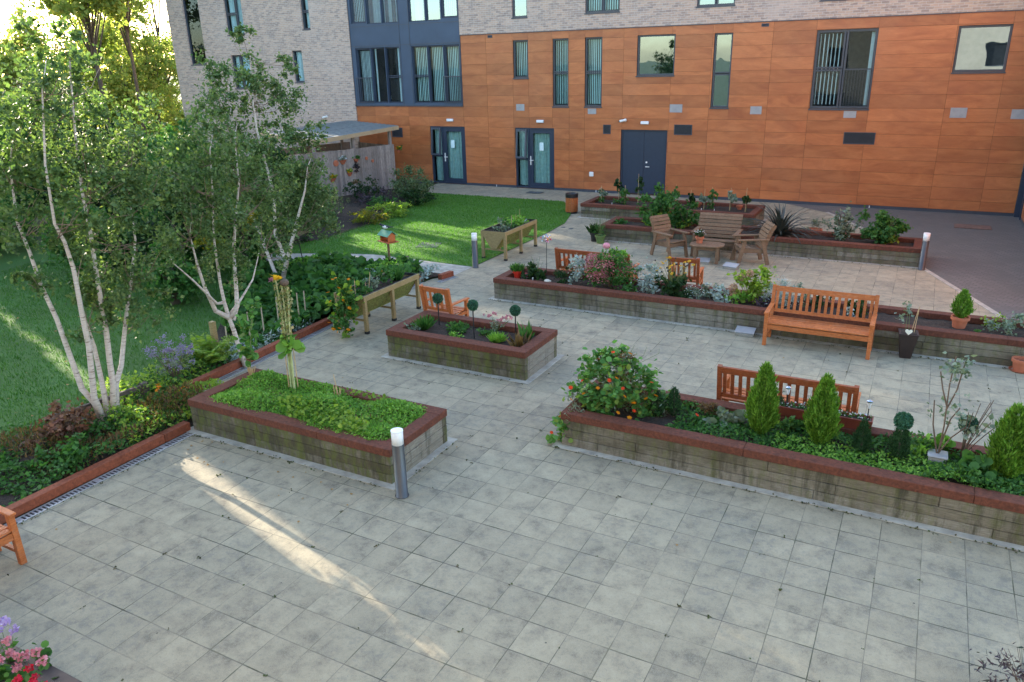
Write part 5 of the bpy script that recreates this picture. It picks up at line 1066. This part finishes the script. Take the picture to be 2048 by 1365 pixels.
t = plant('lavender_bush', 'hazy purple flowered bush left of the fern', 'shrub', (-8.92, -.35, .02)); stems(t, spray((0, 0, 0), 26, .75, .45), .004, TWIG); P = blob((-.05, 0, .62), (.42, .35, .24), 1500, 40, .14); leaves('blossom', F_LAV, t, P, .028, T_LEAF); fol(t, L_SAGE, (0, 0, .4), (.36, .3, .28), 500, .05, T_THIN)
t = plant('bronze_maple', 'small bronze leaved maple at the left kerb', 'shrub', (-8.52, -2.50, 0)); stems(t, spray((0, 0, 0), 8, .45, .3), .01, TWIG); fol(t, L_RED, (0, 0, .36), (.42, .38, .26), 1300, .06, T_MAPLE, 24)
for x, y, l, n in ((-8.3, -1.15, 'left', 3), (-7.95, -.95, 'right', 2)):
    t = weedlet(x, y, .25, l+' orange marigold clump behind the kerb end', L_MID, .12, 60, .05); flowers(t, [(random.uniform(-.06, .06), random.uniform(-.06, .06), .12+.05*i) for i in range(n)], .075, F_OR, 'daisy', F_OR)
t = weedlet(-8.3, -3.9, .15, 'yellow and orange flowered clump in the near left border', L_LIME, .22, 260, .06, 1.2); flowers(t, [(.0, 0, .28), (.1, .05, .22), (-.2, -.1, .25)], .07, F_YEL); flowers(t, [(.12, .1, .2), (-.1, .15, .2)], .06, F_OR)
t = weedlet(-7.95, -2.9, .05, 'bright green leafy clump right of the bronze maple', L_MID, .30, 420, .09, .8)
t = plant('timber_rail', 'dark timber rail on two short posts around the white birch stems', 'rail', (0, 0, 0)); MB().bar((-8.92, -2.35, .33), (-8.75, -1.05, .33), .05, .06).build('rail', DARKB, t); m = MB().box(-8.97, -8.87, -2.42, -2.32, 0, .38); m.build('post', DARKB, t); MB().box(-8.80, -8.70, -1.1, -1.0, 0, .38).build('post', DARKB, t)
t = plant('white_post', 'pale square post standing behind the fern', 'post', (-9.55, 1.05, 0)); MB().box(-.045, .045, -.045, .045, 0, .62).build('post', PINE, t, bevel=.004)
t = plant('rod', 'thin leaning black rod at the left of the leafy border', 'stake', (-12.3, 6.4, 0)); MB().tube([(0, 0, 0), (-.08, -.02, .8)], .012, 6).build('stake', BLACK, t)
MB()
t = plant('rose_flower', 'single pink bloom among the big leaves of the border', 'flower', (-11.0, 4.0, .45)); leaves('petals', F_ROSE, t, onblob((0, 0, .03), .05, 60), .05, T_ROUND); stems(t, [[(0, 0, -.4), (0, 0, 0)]], .006)
# ------------------------------------------------ trees
def tree(lab, base, st, blobs, mat, dens, size, rad0=.055, name='birch_tree', barkm=None, group=None, extra=None, twigs=5, tmpl=T_LEAF, cl=14, clampz=None):
    t = thing(name, lab, 'tree', (base[0], base[1], 0), 0, group); B = Vector((base[0], base[1], 0))
    m = MB(); allp = []
    for s in st:
        L = len(s); r0 = rad0*(1 if len(s) > 4 else .6)
        m.tube([Vector(p)-B for p in s]+[Vector(s[-1])-B+(Vector(s[-1])-Vector(s[-2]))*.35+Vector((.05, .04, .03))], [r0*(1-.86*i/(L-1))+.003 for i in range(L)]+[.003], 8); allp += [Vector(p)-B for p in s[L//3:]]
    nf = len(m.f)
    for (x, y, z, r) in blobs:
        c = Vector((x, y, z))-B; near = sorted(allp, key=lambda p: (p-c).length+.8*max(0, p.z-c.z))[0]
        for i in range(twigs if r > .33 else 2):
            e = c+Vector((random.uniform(-1, 1), random.uniform(-1, 1), random.uniform(-.6, 1)))*r*.75; near2 = near+Vector((0, 0, -random.uniform(.0, .5)*r)); mid = near2.lerp(e, .45)+Vector((random.uniform(-.1, .1)*r, random.uniform(-.1, .1)*r, -.12*r)); m.tube([near2, near2.lerp(mid, .5)+Vector((0, 0, -.04*r)), mid, mid.lerp(e, .5)+Vector((0, 0, .04*r)), e], [.007+.003*r, .006, .005, .004, .002], 5)
    o = m.build('trunk', barkm or BARK, t, smooth=True); o.data.materials.append(BARK2); mi = np.zeros(len(m.f), dtype=np.int32); mi[nf:] = 1; o.data.polygons.foreach_set('material_index', mi)
    P = np.concatenate([blob(np.array((x, y, z))-np.array([base[0], base[1], 0]), (r, r, r*.95), int(dens*r*r), max(6, int(cl*(r/.5)**1.0)), .26, .35) for x, y, z, r in blobs])
    P = P[P[:, 2] > .25]
    leaves('crown', mat, t, P, size, tmpl, up=.35)
    if extra:
        q, em, en = extra; P = np.concatenate([blob(np.array(c[:3])-np.array([base[0], base[1], 0]), c[3], en, 5, .3) for c in q]); leaves('crown', em, t, P, size, tmpl, up=.35)
    return t
SA = [[(-8.53, -1.94, -.02), (-8.58, -1.96, .44), (-8.68, -2.04, .68), (-8.74, -2.07, 1.25), (-8.8, -2.09, 1.73), (-8.87, -2.15, 2.22), (-8.93, -2.16, 2.69), (-8.99, -2.19, 3.08), (-8.98, -2.11, 3.81), (-8.98, -2.0, 4.1)],
 [(-8.5, -1.9, -.01), (-8.51, -2.0, .56), (-8.42, -1.96, 1.36), (-8.38, -1.98, 1.8), (-8.32, -1.99, 2.47), (-8.3, -2.04, 2.84), (-8.29, -2.12, 3.1), (-8.22, -2.11, 3.84), (-8.1, -2.01, 4.72)],
 [(-8.49, -1.88, .05), (-8.56, -1.81, .57), (-8.65, -1.75, 1.23), (-8.75, -1.73, 1.62), (-8.8, -1.7, 2.1)],
 [(-8.47, -1.84, .0), (-8.41, -1.74, .69), (-8.4, -1.73, 1.0), (-8.38, -1.69, 1.51), (-8.37, -1.68, 1.91), (-8.36, -1.66, 2.39), (-8.34, -1.64, 2.86), (-8.34, -1.63, 3.43), (-8.31, -1.58, 4.13), (-8.28, -1.53, 4.64), (-8.24, -1.47, 5.15)],
 [(-8.45, -1.8, .0), (-8.48, -1.66, .64), (-8.5, -1.5, .88), (-8.49, -1.31, 1.47), (-8.48, -1.09, 2.07), (-8.48, -.9, 2.62), (-8.5, -.85, 3.3)]]
cA = [(-8.3, -1.62, 1.8, .3), (-8.9, -1.42, 1.72, .3), (-8.6, -1.55, 2.0, .3), (-8.24, -1.45, 4.95, .34), (-8.98, -2.0, 4.15, .4), (-8.12, -2.0, 4.75, .36), (-8.8, -1.48, 1.9, .32), (-8.45, -1.5, 2.25, .34), (-8.7, -1.2, 2.05, .3), (-8.75, -2.3, 2.3, .30), (-8.3, -1.9, 2.7, .32), (-8.9, -1.3, 2.6, .35), (-8.2, -1.1, 2.1, .25), (-8.6, -1.9, 1.5, .2), (-7.9, -1.2, 3.6, .4), (-8.16, -1.34, 1.73, .40), (-8.03, -1.7, 1.99, .30), (-8.33, -.84, 2.32, .42), (-8.13, -1.29, 2.8, .51), (-8.79, -1.61, 2.02, .26), (-9.14, -1.79, 3.64, .89), (-8.32, -1.6, 3.77, .84), (-8.42, -.8, 3.67, .72), (-8.52, -1.93, 4.6, .76), (-8.69, -1.06, 4.55, .66), (-8.71, -.51, 4.2, .5), (-8.8, -2.39, 3.1, .46), (-8.27, -1.52, 5.36, .26), (-8.87, -1.73, 5.37, .28), (-9.05, -1.65, 3.01, .57), (-7.75, -1.82, 3.26, .4)]
tree('multi stemmed white birch at far left, in front of the side lawn', (-8.5, -1.88), SA, cA, L_BIRCH, 3300, .060, .046)
SB = [[(-8.54, .78, -.02), (-8.58, .73, .39), (-8.61, .7, .71), (-8.64, .67, .93), (-8.66, .64, 1.21), (-8.67, .63, 1.51), (-8.67, .63, 1.9), (-8.66, .64, 2.38), (-8.6, .71, 3.09), (-8.62, .8, 3.7)],
 [(-8.64, .67, .93), (-8.57, .82, 1.11), (-8.59, .88, 1.45), (-8.6, .94, 2.04), (-8.56, 1.07, 2.59), (-8.51, 1.19, 3.13), (-8.53, 1.25, 3.82)],
 [(-8.64, .67, .93), (-8.69, .46, 1.11), (-8.68, .32, 1.53), (-8.64, .21, 2.0), (-8.58, .12, 2.48)],
 [(-8.66, .64, 1.21), (-8.58, .42, 1.26), (-8.63, .07, 1.75), (-8.63, -.24, 2.11)],
 [(-8.59, .72, .88), (-8.64, .93, 1.13), (-8.58, 1.25, 1.46), (-8.58, 1.5, 1.93)]]
cB = [(-8.5, 1.5, 3.3, .45), (-8.75, .2, 3.3, .4), (-8.6, .9, 2.5, .5), (-8.5, 1.2, 2.1, .3), (-8.7, .3, 1.9, .25), (-8.4, 1.75, 1.85, .25), (-8.65, .9, 1.45, .18), (-8.4, 2.1, 3.0, .35), (-8.64, .67, 2.93, .79), (-8.64, 1.28, 3.41, .68), (-8.56, .15, 2.71, .6), (-8.5, 1.59, 2.79, .5), (-8.89, .84, 3.69, .58), (-8.72, .88, 2.06, .46), (-8.86, -.04, 2.41, .33), (-8.39, 1.87, 2.32, .40), (-8.91, .04, 3.02, .40), (-8.7, 1.05, 4.0, .36)]
tree('forked white birch standing behind the mossy bed of ground cover', (-8.55, .77), SB, cB, L_BIRCH, 3500, .058, .045, extra=([(-8.7, .7, 2.25, .3), (-8.5, 1.3, 2.5, .2)], L_BIRCHY, 130))
SCc = [[(-11.66, 4.92, -.02), (-11.55, 5.03, .65), (-11.66, 4.92, 1.28), (-11.6, 4.98, 2.22), (-11.73, 4.85, 3.62), (-11.73, 4.85, 4.2), (-11.69, 4.89, 5.08)],
 [(-11.67, 4.91, .0), (-11.87, 4.92, .44), (-12.11, 4.89, 1.23), (-12.47, 4.73, 2.63), (-12.68, 4.74, 3.94)],
 [(-11.61, 4.97, .3), (-11.4, 5.11, 1.0), (-11.2, 5.15, 1.49), (-10.84, 5.19, 2.3), (-10.7, 5.2, 2.8)]]
cC = [(-11.0, 5.9, 1.4, .5), (-12.3, 6.2, 1.3, .6), (-10.8, 5.3, 2.7, .45), (-11.72, 4.86, 3.19, 1.0), (-11.68, 5.62, 4.1, .66), (-11.71, 4.87, 4.7, .55), (-11.44, 5.72, 2.54, .80), (-10.91, 5.69, 1.8, .62), (-11.78, 5.23, 1.7, .85), (-12.15, 4.42, 4.07, .68), (-11.14, 5.45, 4.95, .30), (-12.42, 4.57, 4.8, .42), (-12.54, 5.17, 2.22, .85), (-11.78, 4.8, 5.5, .3), (-11.09, 5.5, 3.47, .45)]
tree('tall birch rising from the leafy border by the curving path', (-11.65, 4.9), SCc, cC, L_BIRCH, 3800, .070, .055)
# dense trees behind the side lawn, each its own
def bushy_tree(lab, x, y, h, r, mat, size, n, z0=.2, group=None, nb=14, trunk=.12, name='leafy_tree'):
    t = thing(name, lab, 'tree', (x, y, 0), 0, group); m = MB(); m.tube([(0, 0, -.02), (.05, .04, h*.4), (-.03, .05, h*.85)], [trunk, trunk*.7, trunk*.2], 8); B = []
    for i in range(nb):
        a = random.uniform(0, 6.28); f = random.uniform(0, 1); zz = z0+(h-z0)*(f*.85+.08); rr = r*(1-.55*abs(2*f-.8)); q = rr*random.uniform(.3, .75); br = r*random.uniform(.32, .5)
        B.append((math.cos(a)*q, math.sin(a)*q, zz, br)); m.tube([(0, 0, zz*.6), (math.cos(a)*q*.6, math.sin(a)*q*.6, zz*.85), (math.cos(a)*q, math.sin(a)*q, zz)], [trunk*.4, trunk*.25, .01], 5)
    m.build('trunk', DARKB, t, smooth=True); w = np.array([b[3]**2 for b in B]); w = w/w.sum()
    P = np.concatenate([blob(b[:3], (b[3], b[3], b[3]*.9), int(n*k), 16, .25, .45) for b, k in zip(B, w)]); leaves('crown', mat, t, P[P[:, 2] > .1], size, T_LEAF, up=.4); return t
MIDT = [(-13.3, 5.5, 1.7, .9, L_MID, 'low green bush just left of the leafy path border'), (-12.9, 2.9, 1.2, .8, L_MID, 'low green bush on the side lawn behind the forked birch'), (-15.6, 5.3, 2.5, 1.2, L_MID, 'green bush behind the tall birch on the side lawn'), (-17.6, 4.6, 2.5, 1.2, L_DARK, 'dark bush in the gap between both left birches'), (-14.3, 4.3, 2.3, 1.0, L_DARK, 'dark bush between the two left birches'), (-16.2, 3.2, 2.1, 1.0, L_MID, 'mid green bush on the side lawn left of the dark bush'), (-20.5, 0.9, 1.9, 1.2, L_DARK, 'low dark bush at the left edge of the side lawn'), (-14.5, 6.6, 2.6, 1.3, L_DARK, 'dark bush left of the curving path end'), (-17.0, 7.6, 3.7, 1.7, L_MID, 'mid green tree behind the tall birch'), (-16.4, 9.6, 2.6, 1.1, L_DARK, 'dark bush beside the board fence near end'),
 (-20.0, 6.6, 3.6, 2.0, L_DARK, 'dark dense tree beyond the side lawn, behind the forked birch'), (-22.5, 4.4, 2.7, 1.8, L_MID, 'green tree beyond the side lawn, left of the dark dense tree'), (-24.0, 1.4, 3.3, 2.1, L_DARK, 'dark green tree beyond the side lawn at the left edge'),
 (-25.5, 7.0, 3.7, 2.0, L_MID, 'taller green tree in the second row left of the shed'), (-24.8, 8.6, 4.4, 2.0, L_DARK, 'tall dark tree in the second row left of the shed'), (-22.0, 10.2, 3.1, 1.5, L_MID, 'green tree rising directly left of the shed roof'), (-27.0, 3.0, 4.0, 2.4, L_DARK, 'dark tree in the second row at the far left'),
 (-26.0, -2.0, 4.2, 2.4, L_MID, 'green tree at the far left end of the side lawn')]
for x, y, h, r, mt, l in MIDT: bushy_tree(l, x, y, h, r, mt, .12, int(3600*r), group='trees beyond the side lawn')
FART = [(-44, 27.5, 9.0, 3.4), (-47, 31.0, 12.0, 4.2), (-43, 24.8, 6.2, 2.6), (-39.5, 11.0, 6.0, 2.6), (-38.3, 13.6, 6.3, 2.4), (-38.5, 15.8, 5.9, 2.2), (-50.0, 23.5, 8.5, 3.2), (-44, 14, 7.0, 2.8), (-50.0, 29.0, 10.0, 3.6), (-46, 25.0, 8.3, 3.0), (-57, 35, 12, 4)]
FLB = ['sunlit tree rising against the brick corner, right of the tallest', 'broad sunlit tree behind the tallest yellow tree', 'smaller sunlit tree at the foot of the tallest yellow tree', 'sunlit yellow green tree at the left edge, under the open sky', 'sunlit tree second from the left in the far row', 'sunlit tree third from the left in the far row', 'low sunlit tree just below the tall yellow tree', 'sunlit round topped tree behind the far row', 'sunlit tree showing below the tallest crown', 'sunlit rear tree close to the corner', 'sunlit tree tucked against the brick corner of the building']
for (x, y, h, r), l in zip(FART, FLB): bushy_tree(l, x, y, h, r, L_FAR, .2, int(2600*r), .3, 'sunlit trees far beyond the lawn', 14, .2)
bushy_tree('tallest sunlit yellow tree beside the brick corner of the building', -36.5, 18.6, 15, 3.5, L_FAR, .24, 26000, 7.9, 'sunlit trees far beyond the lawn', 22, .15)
bushy_tree('added sun-blocking tree half hidden behind the brick corner of the building', -36.8, 20.9, 13.5, 2.6, L_FAR, .22, 15000, 8.9, 'sunlit trees far beyond the lawn', 18, .12)  # added so its crown keeps sun off the far terrace
# unseen sun blockers added far left: two houses with a slit, tall trees
SU, SN = Vector((-.955, .297, 0)), Vector((.297, .955, 0))
def house(c0, c1, s0, s1, h, lab):  # unseen house shell, added only to block the low sun
    p = SU*s0+SN*c0; t = thing('added_shade_house', lab, 'house', (p.x, p.y, 0), math.atan2(.955, .297)); Wd, D = c1-c0, s1-s0   # local x along SN, local y away from the courtyard
    hs = [(x, x+1.1, z, z+1.3) for x in np.arange(1.0, Wd-1.6, 2.6) for z in (.9, 3.7, 6.5)]; m = MB()
    for q in cells((0, Wd, -.02, h), hs): m.box(q[0], q[1], 0, .25, q[2], q[3])
    m.box(0, .25, .25, D, -.02, h).box(Wd-.25, Wd, .25, D, -.02, h).box(.25, Wd-.25, D-.25, D, -.02, h); m.build('brick_wall', BRICK, t)
    MB().box(-.0, Wd, .0, D, h+.001, h+.2).build('roof', DKGREY, t)
    for q in hs:
        f = MB(); frame_rects(f, q[0]+.01, q[1]-.01, q[2]+.01, q[3]-.01, .07, .08, .16); w = f.build('window', WHITE, t); MB().box(q[0]+.06, q[1]-.06, .1, .12, q[2]+.06, q[3]-.06).build('pane', BLACK, w)  # windows of the unseen added houses
house(-3.84, -2.05, 34, 42, 10.6, 'unseen very narrow brick house added to block sun left of the courtyard'); house(-19, -4.04, 34, 42, 10.6, 'unseen wide brick house added to block sun left of the courtyard')
for s_, c_, r_ in ((38, -1.15, 1.1), (40, -1.0, 1.2)):
    p = SU*s_+SN*c_; bushy_tree('unseen high crowned tree added for shade beside the added narrow house', p.x, p.y, 13, r_, L_MID, .3, 5000, 6.6, 'unseen high crowned sun blockers', 26, .18)  # unseen crowns added to stop high rays, low sun passes beneath
for s_, c_, r_ in ((70, .4, 3.0), (77, .2, 3.3), (84, 1.1, 2.8), (90, .6, 3.2), (82, 1.6, 2.7)):
    p = SU*s_+SN*c_; bushy_tree('unseen tall evergreen added to block sun far left of the courtyard', p.x, p.y, 31, r_, L_DARK, .8, 9000, 1.5, 'unseen sun-blocking evergreens far left', 48, .3)  # unseen trees added to keep the sun off the patio
p = SU*55+SN*4.6; bushy_tree('lofty tree added at the left edge, its unseen high crown blocking sun', p.x, p.y, 21, 2.4, L_FAR, .4, 9000, 12.0, None, 16, .2)  # added tree, crown above the view blocks sun on the middle patio
# shrubs along the fence and the lawn
def shrub(x, y, r, h, lab, mat, n, size, tmpl=T_LEAF, cl=26):
    t = plant('garden_shrub', lab, 'shrub', (x, y, 0)); stems(t, spray((0, 0, 0), 8, h*.7, r*.6), .012, TWIG, 'branches'); fol(t, mat, (0, 0, h*.52), (r, r, h*.5), n, size, tmpl, cl, sig=.2); return t
shrub(-15.9, 16.4, .85, 1.25, 'large rounded grey green shrub at the fence corner by the doors', L_SAGE2, 4600, .075); shrub(-14.9, 15.2, .6, .62, 'darker low shrub in front of the fence corner shrub', L_DARK, 1700, .08)
shrub(-17.2, 15.3, .6, .95, 'dark leggy shrub against the board fence', L_DARK, 1300, .08); shrub(-16.1, 14.2, .6, .62, 'brownish purple herb mound at the foot of the fence', L_PURP, 1100, .06)
shrub(-14.6, 13.2, .7, .50, 'sunlit lime green low shrub at the lawn edge', L_LIME, 2300, .07); shrub(-14.6, 12.0, .65, .40, 'yellowish trailing shrub at the lawn edge', L_BIRCHY, 1800, .06); shrub(-15.6, 11.4, .45, 1.15, 'upright feathery pale shrub beside the lime green shrub', L_SAGE2, 2000, .05, T_THIN)
shrub(-16.9, 11.8, .8, 1.1, 'white flowered dark shrub below the hanging pots', L_DARK, 2600, .08); shrub(-15.6, 9.9, .8, 1.0, 'dark green shrub at the near end of the back lawn', L_MID, 2300, .08); shrub(-14.9, 8.7, .65, .7, 'low dark shrub where lawn meets the curving path', L_DARK, 1500, .07)
shrub(-18.3, 12.8, .7, 1.0, 'tall green shrub hiding the base of the fence', L_MID, 1900, .08); shrub(-15.5, 13.9, .5, .5, 'small mid green plant between the purple mound and lime shrub', L_MID, 900, .07)
t = weedlet(-15.3, 9.4, .7, 'cluster of yellow leaves among the dark lawn shrubs', L_BIRCHY, .3, 60, .12, .6); t = weedlet(-17.2, 14.6, .8, 'dried yellow brown flower head near the fence', L_BRNW, .2, 60, .08, .4)
# pots and plaques hung on the board fence (placed along the fence)
FA, FD, FN = Vector((-18.2, 18.5, 0)), Vector((-.302, -.953, 0)), Vector((.953, -.302, 0))
def onfence(s, z, off=.0): p = FA+FD*s+FN*(.03+off); return (p.x, p.y, z)
frz = math.atan2(-.953, -.302)
def hang(s, z, lab, mat=TERRA, fm=None, flm=None, big=1.0):
    t = thing('hanging_pot', lab, 'plant pot', onfence(s, z), frz, None); k = []
    n = 12; vs = [(0, 0, -.11*big)]+[(.13*big*math.cos(math.pi*i/n), .13*big*math.sin(math.pi*i/n), .02) for i in range(n+1)]+[(.05*big*math.cos(math.pi*i/n), .05*big*math.sin(math.pi*i/n), -.12*big) for i in range(n+1)]
    fs = [(1+i, 2+i, 3+n+i, 2+n+i) for i in range(n)]+[tuple(range(1, n+2))]+[tuple(range(n+2, 2*n+3))[::-1]]; MB().add(vs, fs).build('pot', mat, t)
    if fm: P = blob((0, .07, .08), (.15*big, .09, .09), 90, 10); leaves('foliage', fm, t, P, .07)
    if flm: leaves('blossom', flm, t, blob((0, .08, .1), (.12*big, .08, .07), 40, 8), .05, T_ROUND)
    return t
hang(2.53, 1.40, 'terracotta wall pot with white flowers on the fence', TERRA, L_SAGE, F_WHT, 1.25); t = hang(1.91, 1.38, 'terracotta wall pot with trailing dark plant on the fence', TERRA, L_MID); leaves('trailing_foliage', L_PURP, t, blob((.05, .07, -.25), (.12, .05, .28), 140, 12), .07)
hang(3.07, .76, 'lower left wall pot overflowing with yellow green leaves', TERRA, L_LIME, F_YEL, 1.2); hang(2.27, .88, 'lower right wall pot with yellow flowers on the fence', TERRA, L_LIME, F_YEL, 1.0)
hang(4.0, 1.15, 'wall pot of mixed flowers at the near end of the fence', TERRA, L_MID, F_ROSE, 1.2); hang(-.22, 1.55, 'small wall pot of yellow flowers at the fence corner post', TERRA, L_MID, F_YEL, .8)
def plaque(s, z, lab, r=.09):
    t = thing('wall_plaque', lab, 'plaque', onfence(s, z), frz); MB().lathe([(r, 0), (r, .015), (r*.8, .028), (r*.2, .03)], 18).rot(Matrix.Rotation(-math.pi/2, 4, 'X')).build('disc', TERRA, t)
plaque(2.84, 1.32, 'round terracotta plaque left of the white flowered wall pot', .12); plaque(1.40, 1.37, 'small terracotta ornament on the fence, left of two', .07); plaque(1.12, 1.24, 'small terracotta ornament on the fence, right and lower of two', .065)
t = thing('thermometer', 'slim white tube thermometer on the fence', 'thermometer', onfence(3.46, .95), frz); MB().box(-.02, .02, 0, .02, 0, .40).build('tube', WHITE, t, bevel=.008)
# ------------------------------------------------ corner flowers at the camera's feet and right edge
t = plant('geranium', 'pink geranium blooms in the dark corner planter', 'plant', (-4.22, -5.66, .35)); fol(t, L_MID, (0, 0, .10), (.3, .2, .14), 260, .06, T_ROUND)
for c in ((.02, .05, .33), (-.1, .06, .30), (.08, .0, .28), (-.04, -.05, .35), (-.18, .1, .36), (.25, .1, .33), (.16, .12, .36), (-.02, .12, .26), (-.25, .0, .33)): leaves('flower_head', F_ROSE, t, onblob(c, .028, 40, -1), .021, T_ROUND)
t = plant('geranium', 'crimson geranium blooms right of the pink ones in the corner', 'plant', (-3.95, -5.74, .33)); fol(t, L_MID, (0, 0, .08), (.25, .2, .12), 180, .06, T_ROUND)
for c in ((-.02, .1, .25), (.07, .12, .2), (-.1, .12, .3), (.14, .14, .18), (.05, .04, .28), (-.05, .0, .3), (.2, .1, .16)): leaves('flower_head', F_HOT, t, onblob(c, .027, 40, -1), .020, T_ROUND)
t = plant('phlox', 'lilac flowers at the left frame edge in the corner planter', 'plant', (-4.50, -5.55, .36)); fol(t, L_MID, (0, 0, .1), (.16, .16, .12), 90, .05); stems(t, spray((0, 0, 0), 5, .38, .1), .004)
for c in ((.0, .05, .44), (.03, .08, .36), (-.04, .0, .40), (.06, .02, .50)): leaves('flower_head', F_LIL, t, onblob(c, .028, 34, -1), .022, T_ROUND)
t = plant('purple_shrub', 'dusky purple twiggy shrub in the lower right corner', 'shrub', (2.75, -2.05, .0)); stems(t, spray((0, 0, .1), 18, .5, .3), .003, TWIG); fol(t, L_PURP, (0, 0, .38), (.36, .32, .28), 520, .06, T_THIN, 22)
pot((2.98, -1.98, 0), .16, .22, .34, plain('oxblood_pot', (.09, .015, .02), .35), 'dark oxblood pot at the lower right frame edge')
# fallen leaves: individually built, one kind
fm = MB().add([tuple(v*.5) for v in T_LEAF*np.array([1.4, 1, 3])], [(0, 1, 2, 3)])
FLM = leaf('fallen_leaf', [(.30, .16, .06), (.2, .1, .05), (.42, .25, .1), (.45, .33, .25)], .1)
fl0 = None
for i in range(46):
    if i < 20: x, y = random.uniform(-7.2, -4.0), random.uniform(-2.2, -1.45)
    else: x, y = random.uniform(-7, 3), random.uniform(-5.5, 6)
    if any(a-.12 < x < b+.12 and c-.12 < y < d+.12 for a, b, c, d in ((-7.4, -3.8, -1.4, 0), (-6.6, -3.8, 2.2, 3.5), (-2.4, 6, .5, 1.8), (-6.6, 6, 6, 7.4))): continue
    if fl0 is None: fl0 = tag(fm.build('fallen_leaf', FLM), 'small dry fallen leaf lying on the grey paving', 'leaf', 'fallen leaves on the patio'); o = fl0
    else: o = fl0.copy(); COL.objects.link(o)
    o.location = (x, y, .006); o.rotation_euler = (random.uniform(-.2, .2), random.uniform(-.2, .2), random.uniform(0, 6.28)); s = random.uniform(.05, .09); o.scale = (s, s, s)

ll = None
for i in range(70):
    Q = scatter([(-9.7, -4), (-10, 1), (-11.5, 2.4), (-13.5, 3.4), (-17, 1), (-17, -4)], 20)[0]
    if ll is None: ll = o = tag(fm.build('lawn_leaf', FLM), 'small yellowed fallen leaf lying on the side lawn', 'leaf', 'fallen leaves on the side lawn')
    else: o = ll.copy(); COL.objects.link(o)
    o.location = (Q[0], Q[1], .05); o.rotation_euler = (random.uniform(-.4, .4), random.uniform(-.4, .4), random.uniform(0, 6.28)); q = random.uniform(.07, .12); o.scale = (q, q, q)

# moss and tiny weeds rooted along the footing strips and in slab joints
E = [((-7.3, -1.47), (-3.75, -1.47)), ((-3.72, -1.4), (-3.72, 0)), ((-6.6, 2.14), (-3.7, 2.14)), ((-2.4, .40), (4.5, .40)), ((-6.6, 6.0), (4, 6.0)), ((-6.6, 12.3), (1.7, 12.3)), ((-7.22, -8), (-7.22, -1.5))]
P = []
for (a, b), (c, d) in E:
    for i in range(int(16*math.hypot(c-a, d-b))):
        f = random.random(); k = random.choice((1, 1, 2, 5)); P += [(a+(c-a)*f+random.gauss(0, .02), b+(d-b)*f+random.gauss(0, .015), .008) for _ in range(k)]
for i in range(260):
    x = round(random.uniform(-7, 3)/.4)*.4; y = random.uniform(-6, 6)
    if random.random() < .5: x, y = random.uniform(-7, 3), round(y/.4)*.4
    if any(p < x < q and u < y < v for p, q, u, v in ((-7.4, -3.8, -1.4, 0), (-6.6, -3.8, 2.2, 3.5), (-2.4, 6, .5, 1.8))): continue
    P += [(x+random.gauss(0, .012), y+random.gauss(0, .012), .004) for _ in range(random.choice((1, 2, 5)))]
tag(leaves('moss', leaf('moss_leaf', [(.05, .075, .02), (.08, .10, .03), (.10, .08, .04), (.04, .045, .02)], .1), None, np.array(P), .022, T_LEAF*np.array([1.5, 1, 1]), up=.8), 'moss and tiny weeds along the slab joints and bed footings', 'moss', kind='stuff')
Q = [(random.uniform(-7.2, -4), random.uniform(-1.2, -.2)) for _ in range(500)]
tag(leaves('dead_stems', L_BRNW, None, np.array([(x, y, .50+.06*random.random()) for x, y in Q if math.sin(x*3.1+y*4) > .1]), .05, T_THIN, up=.3), 'dry brown bits among the bright ground cover', 'dead leaves', kind='stuff')
Q = np.array([(random.uniform(-7.1, -4), random.uniform(-1.2, -.2)) for _ in range(2600)]); ok = np.sin(Q[:, 0]*2.3+1)+np.sin(Q[:, 1]*6+Q[:, 0]) > .5; Q = Q[ok]
tag(leaves('ground_cover', L_LIME, None, np.c_[Q, np.random.default_rng(3).uniform(.50, .60, len(Q))], .045, T_ROUND, up=.9), 'paler rounder leaves in patches of the bright ground cover', 'ground cover', kind='stuff')
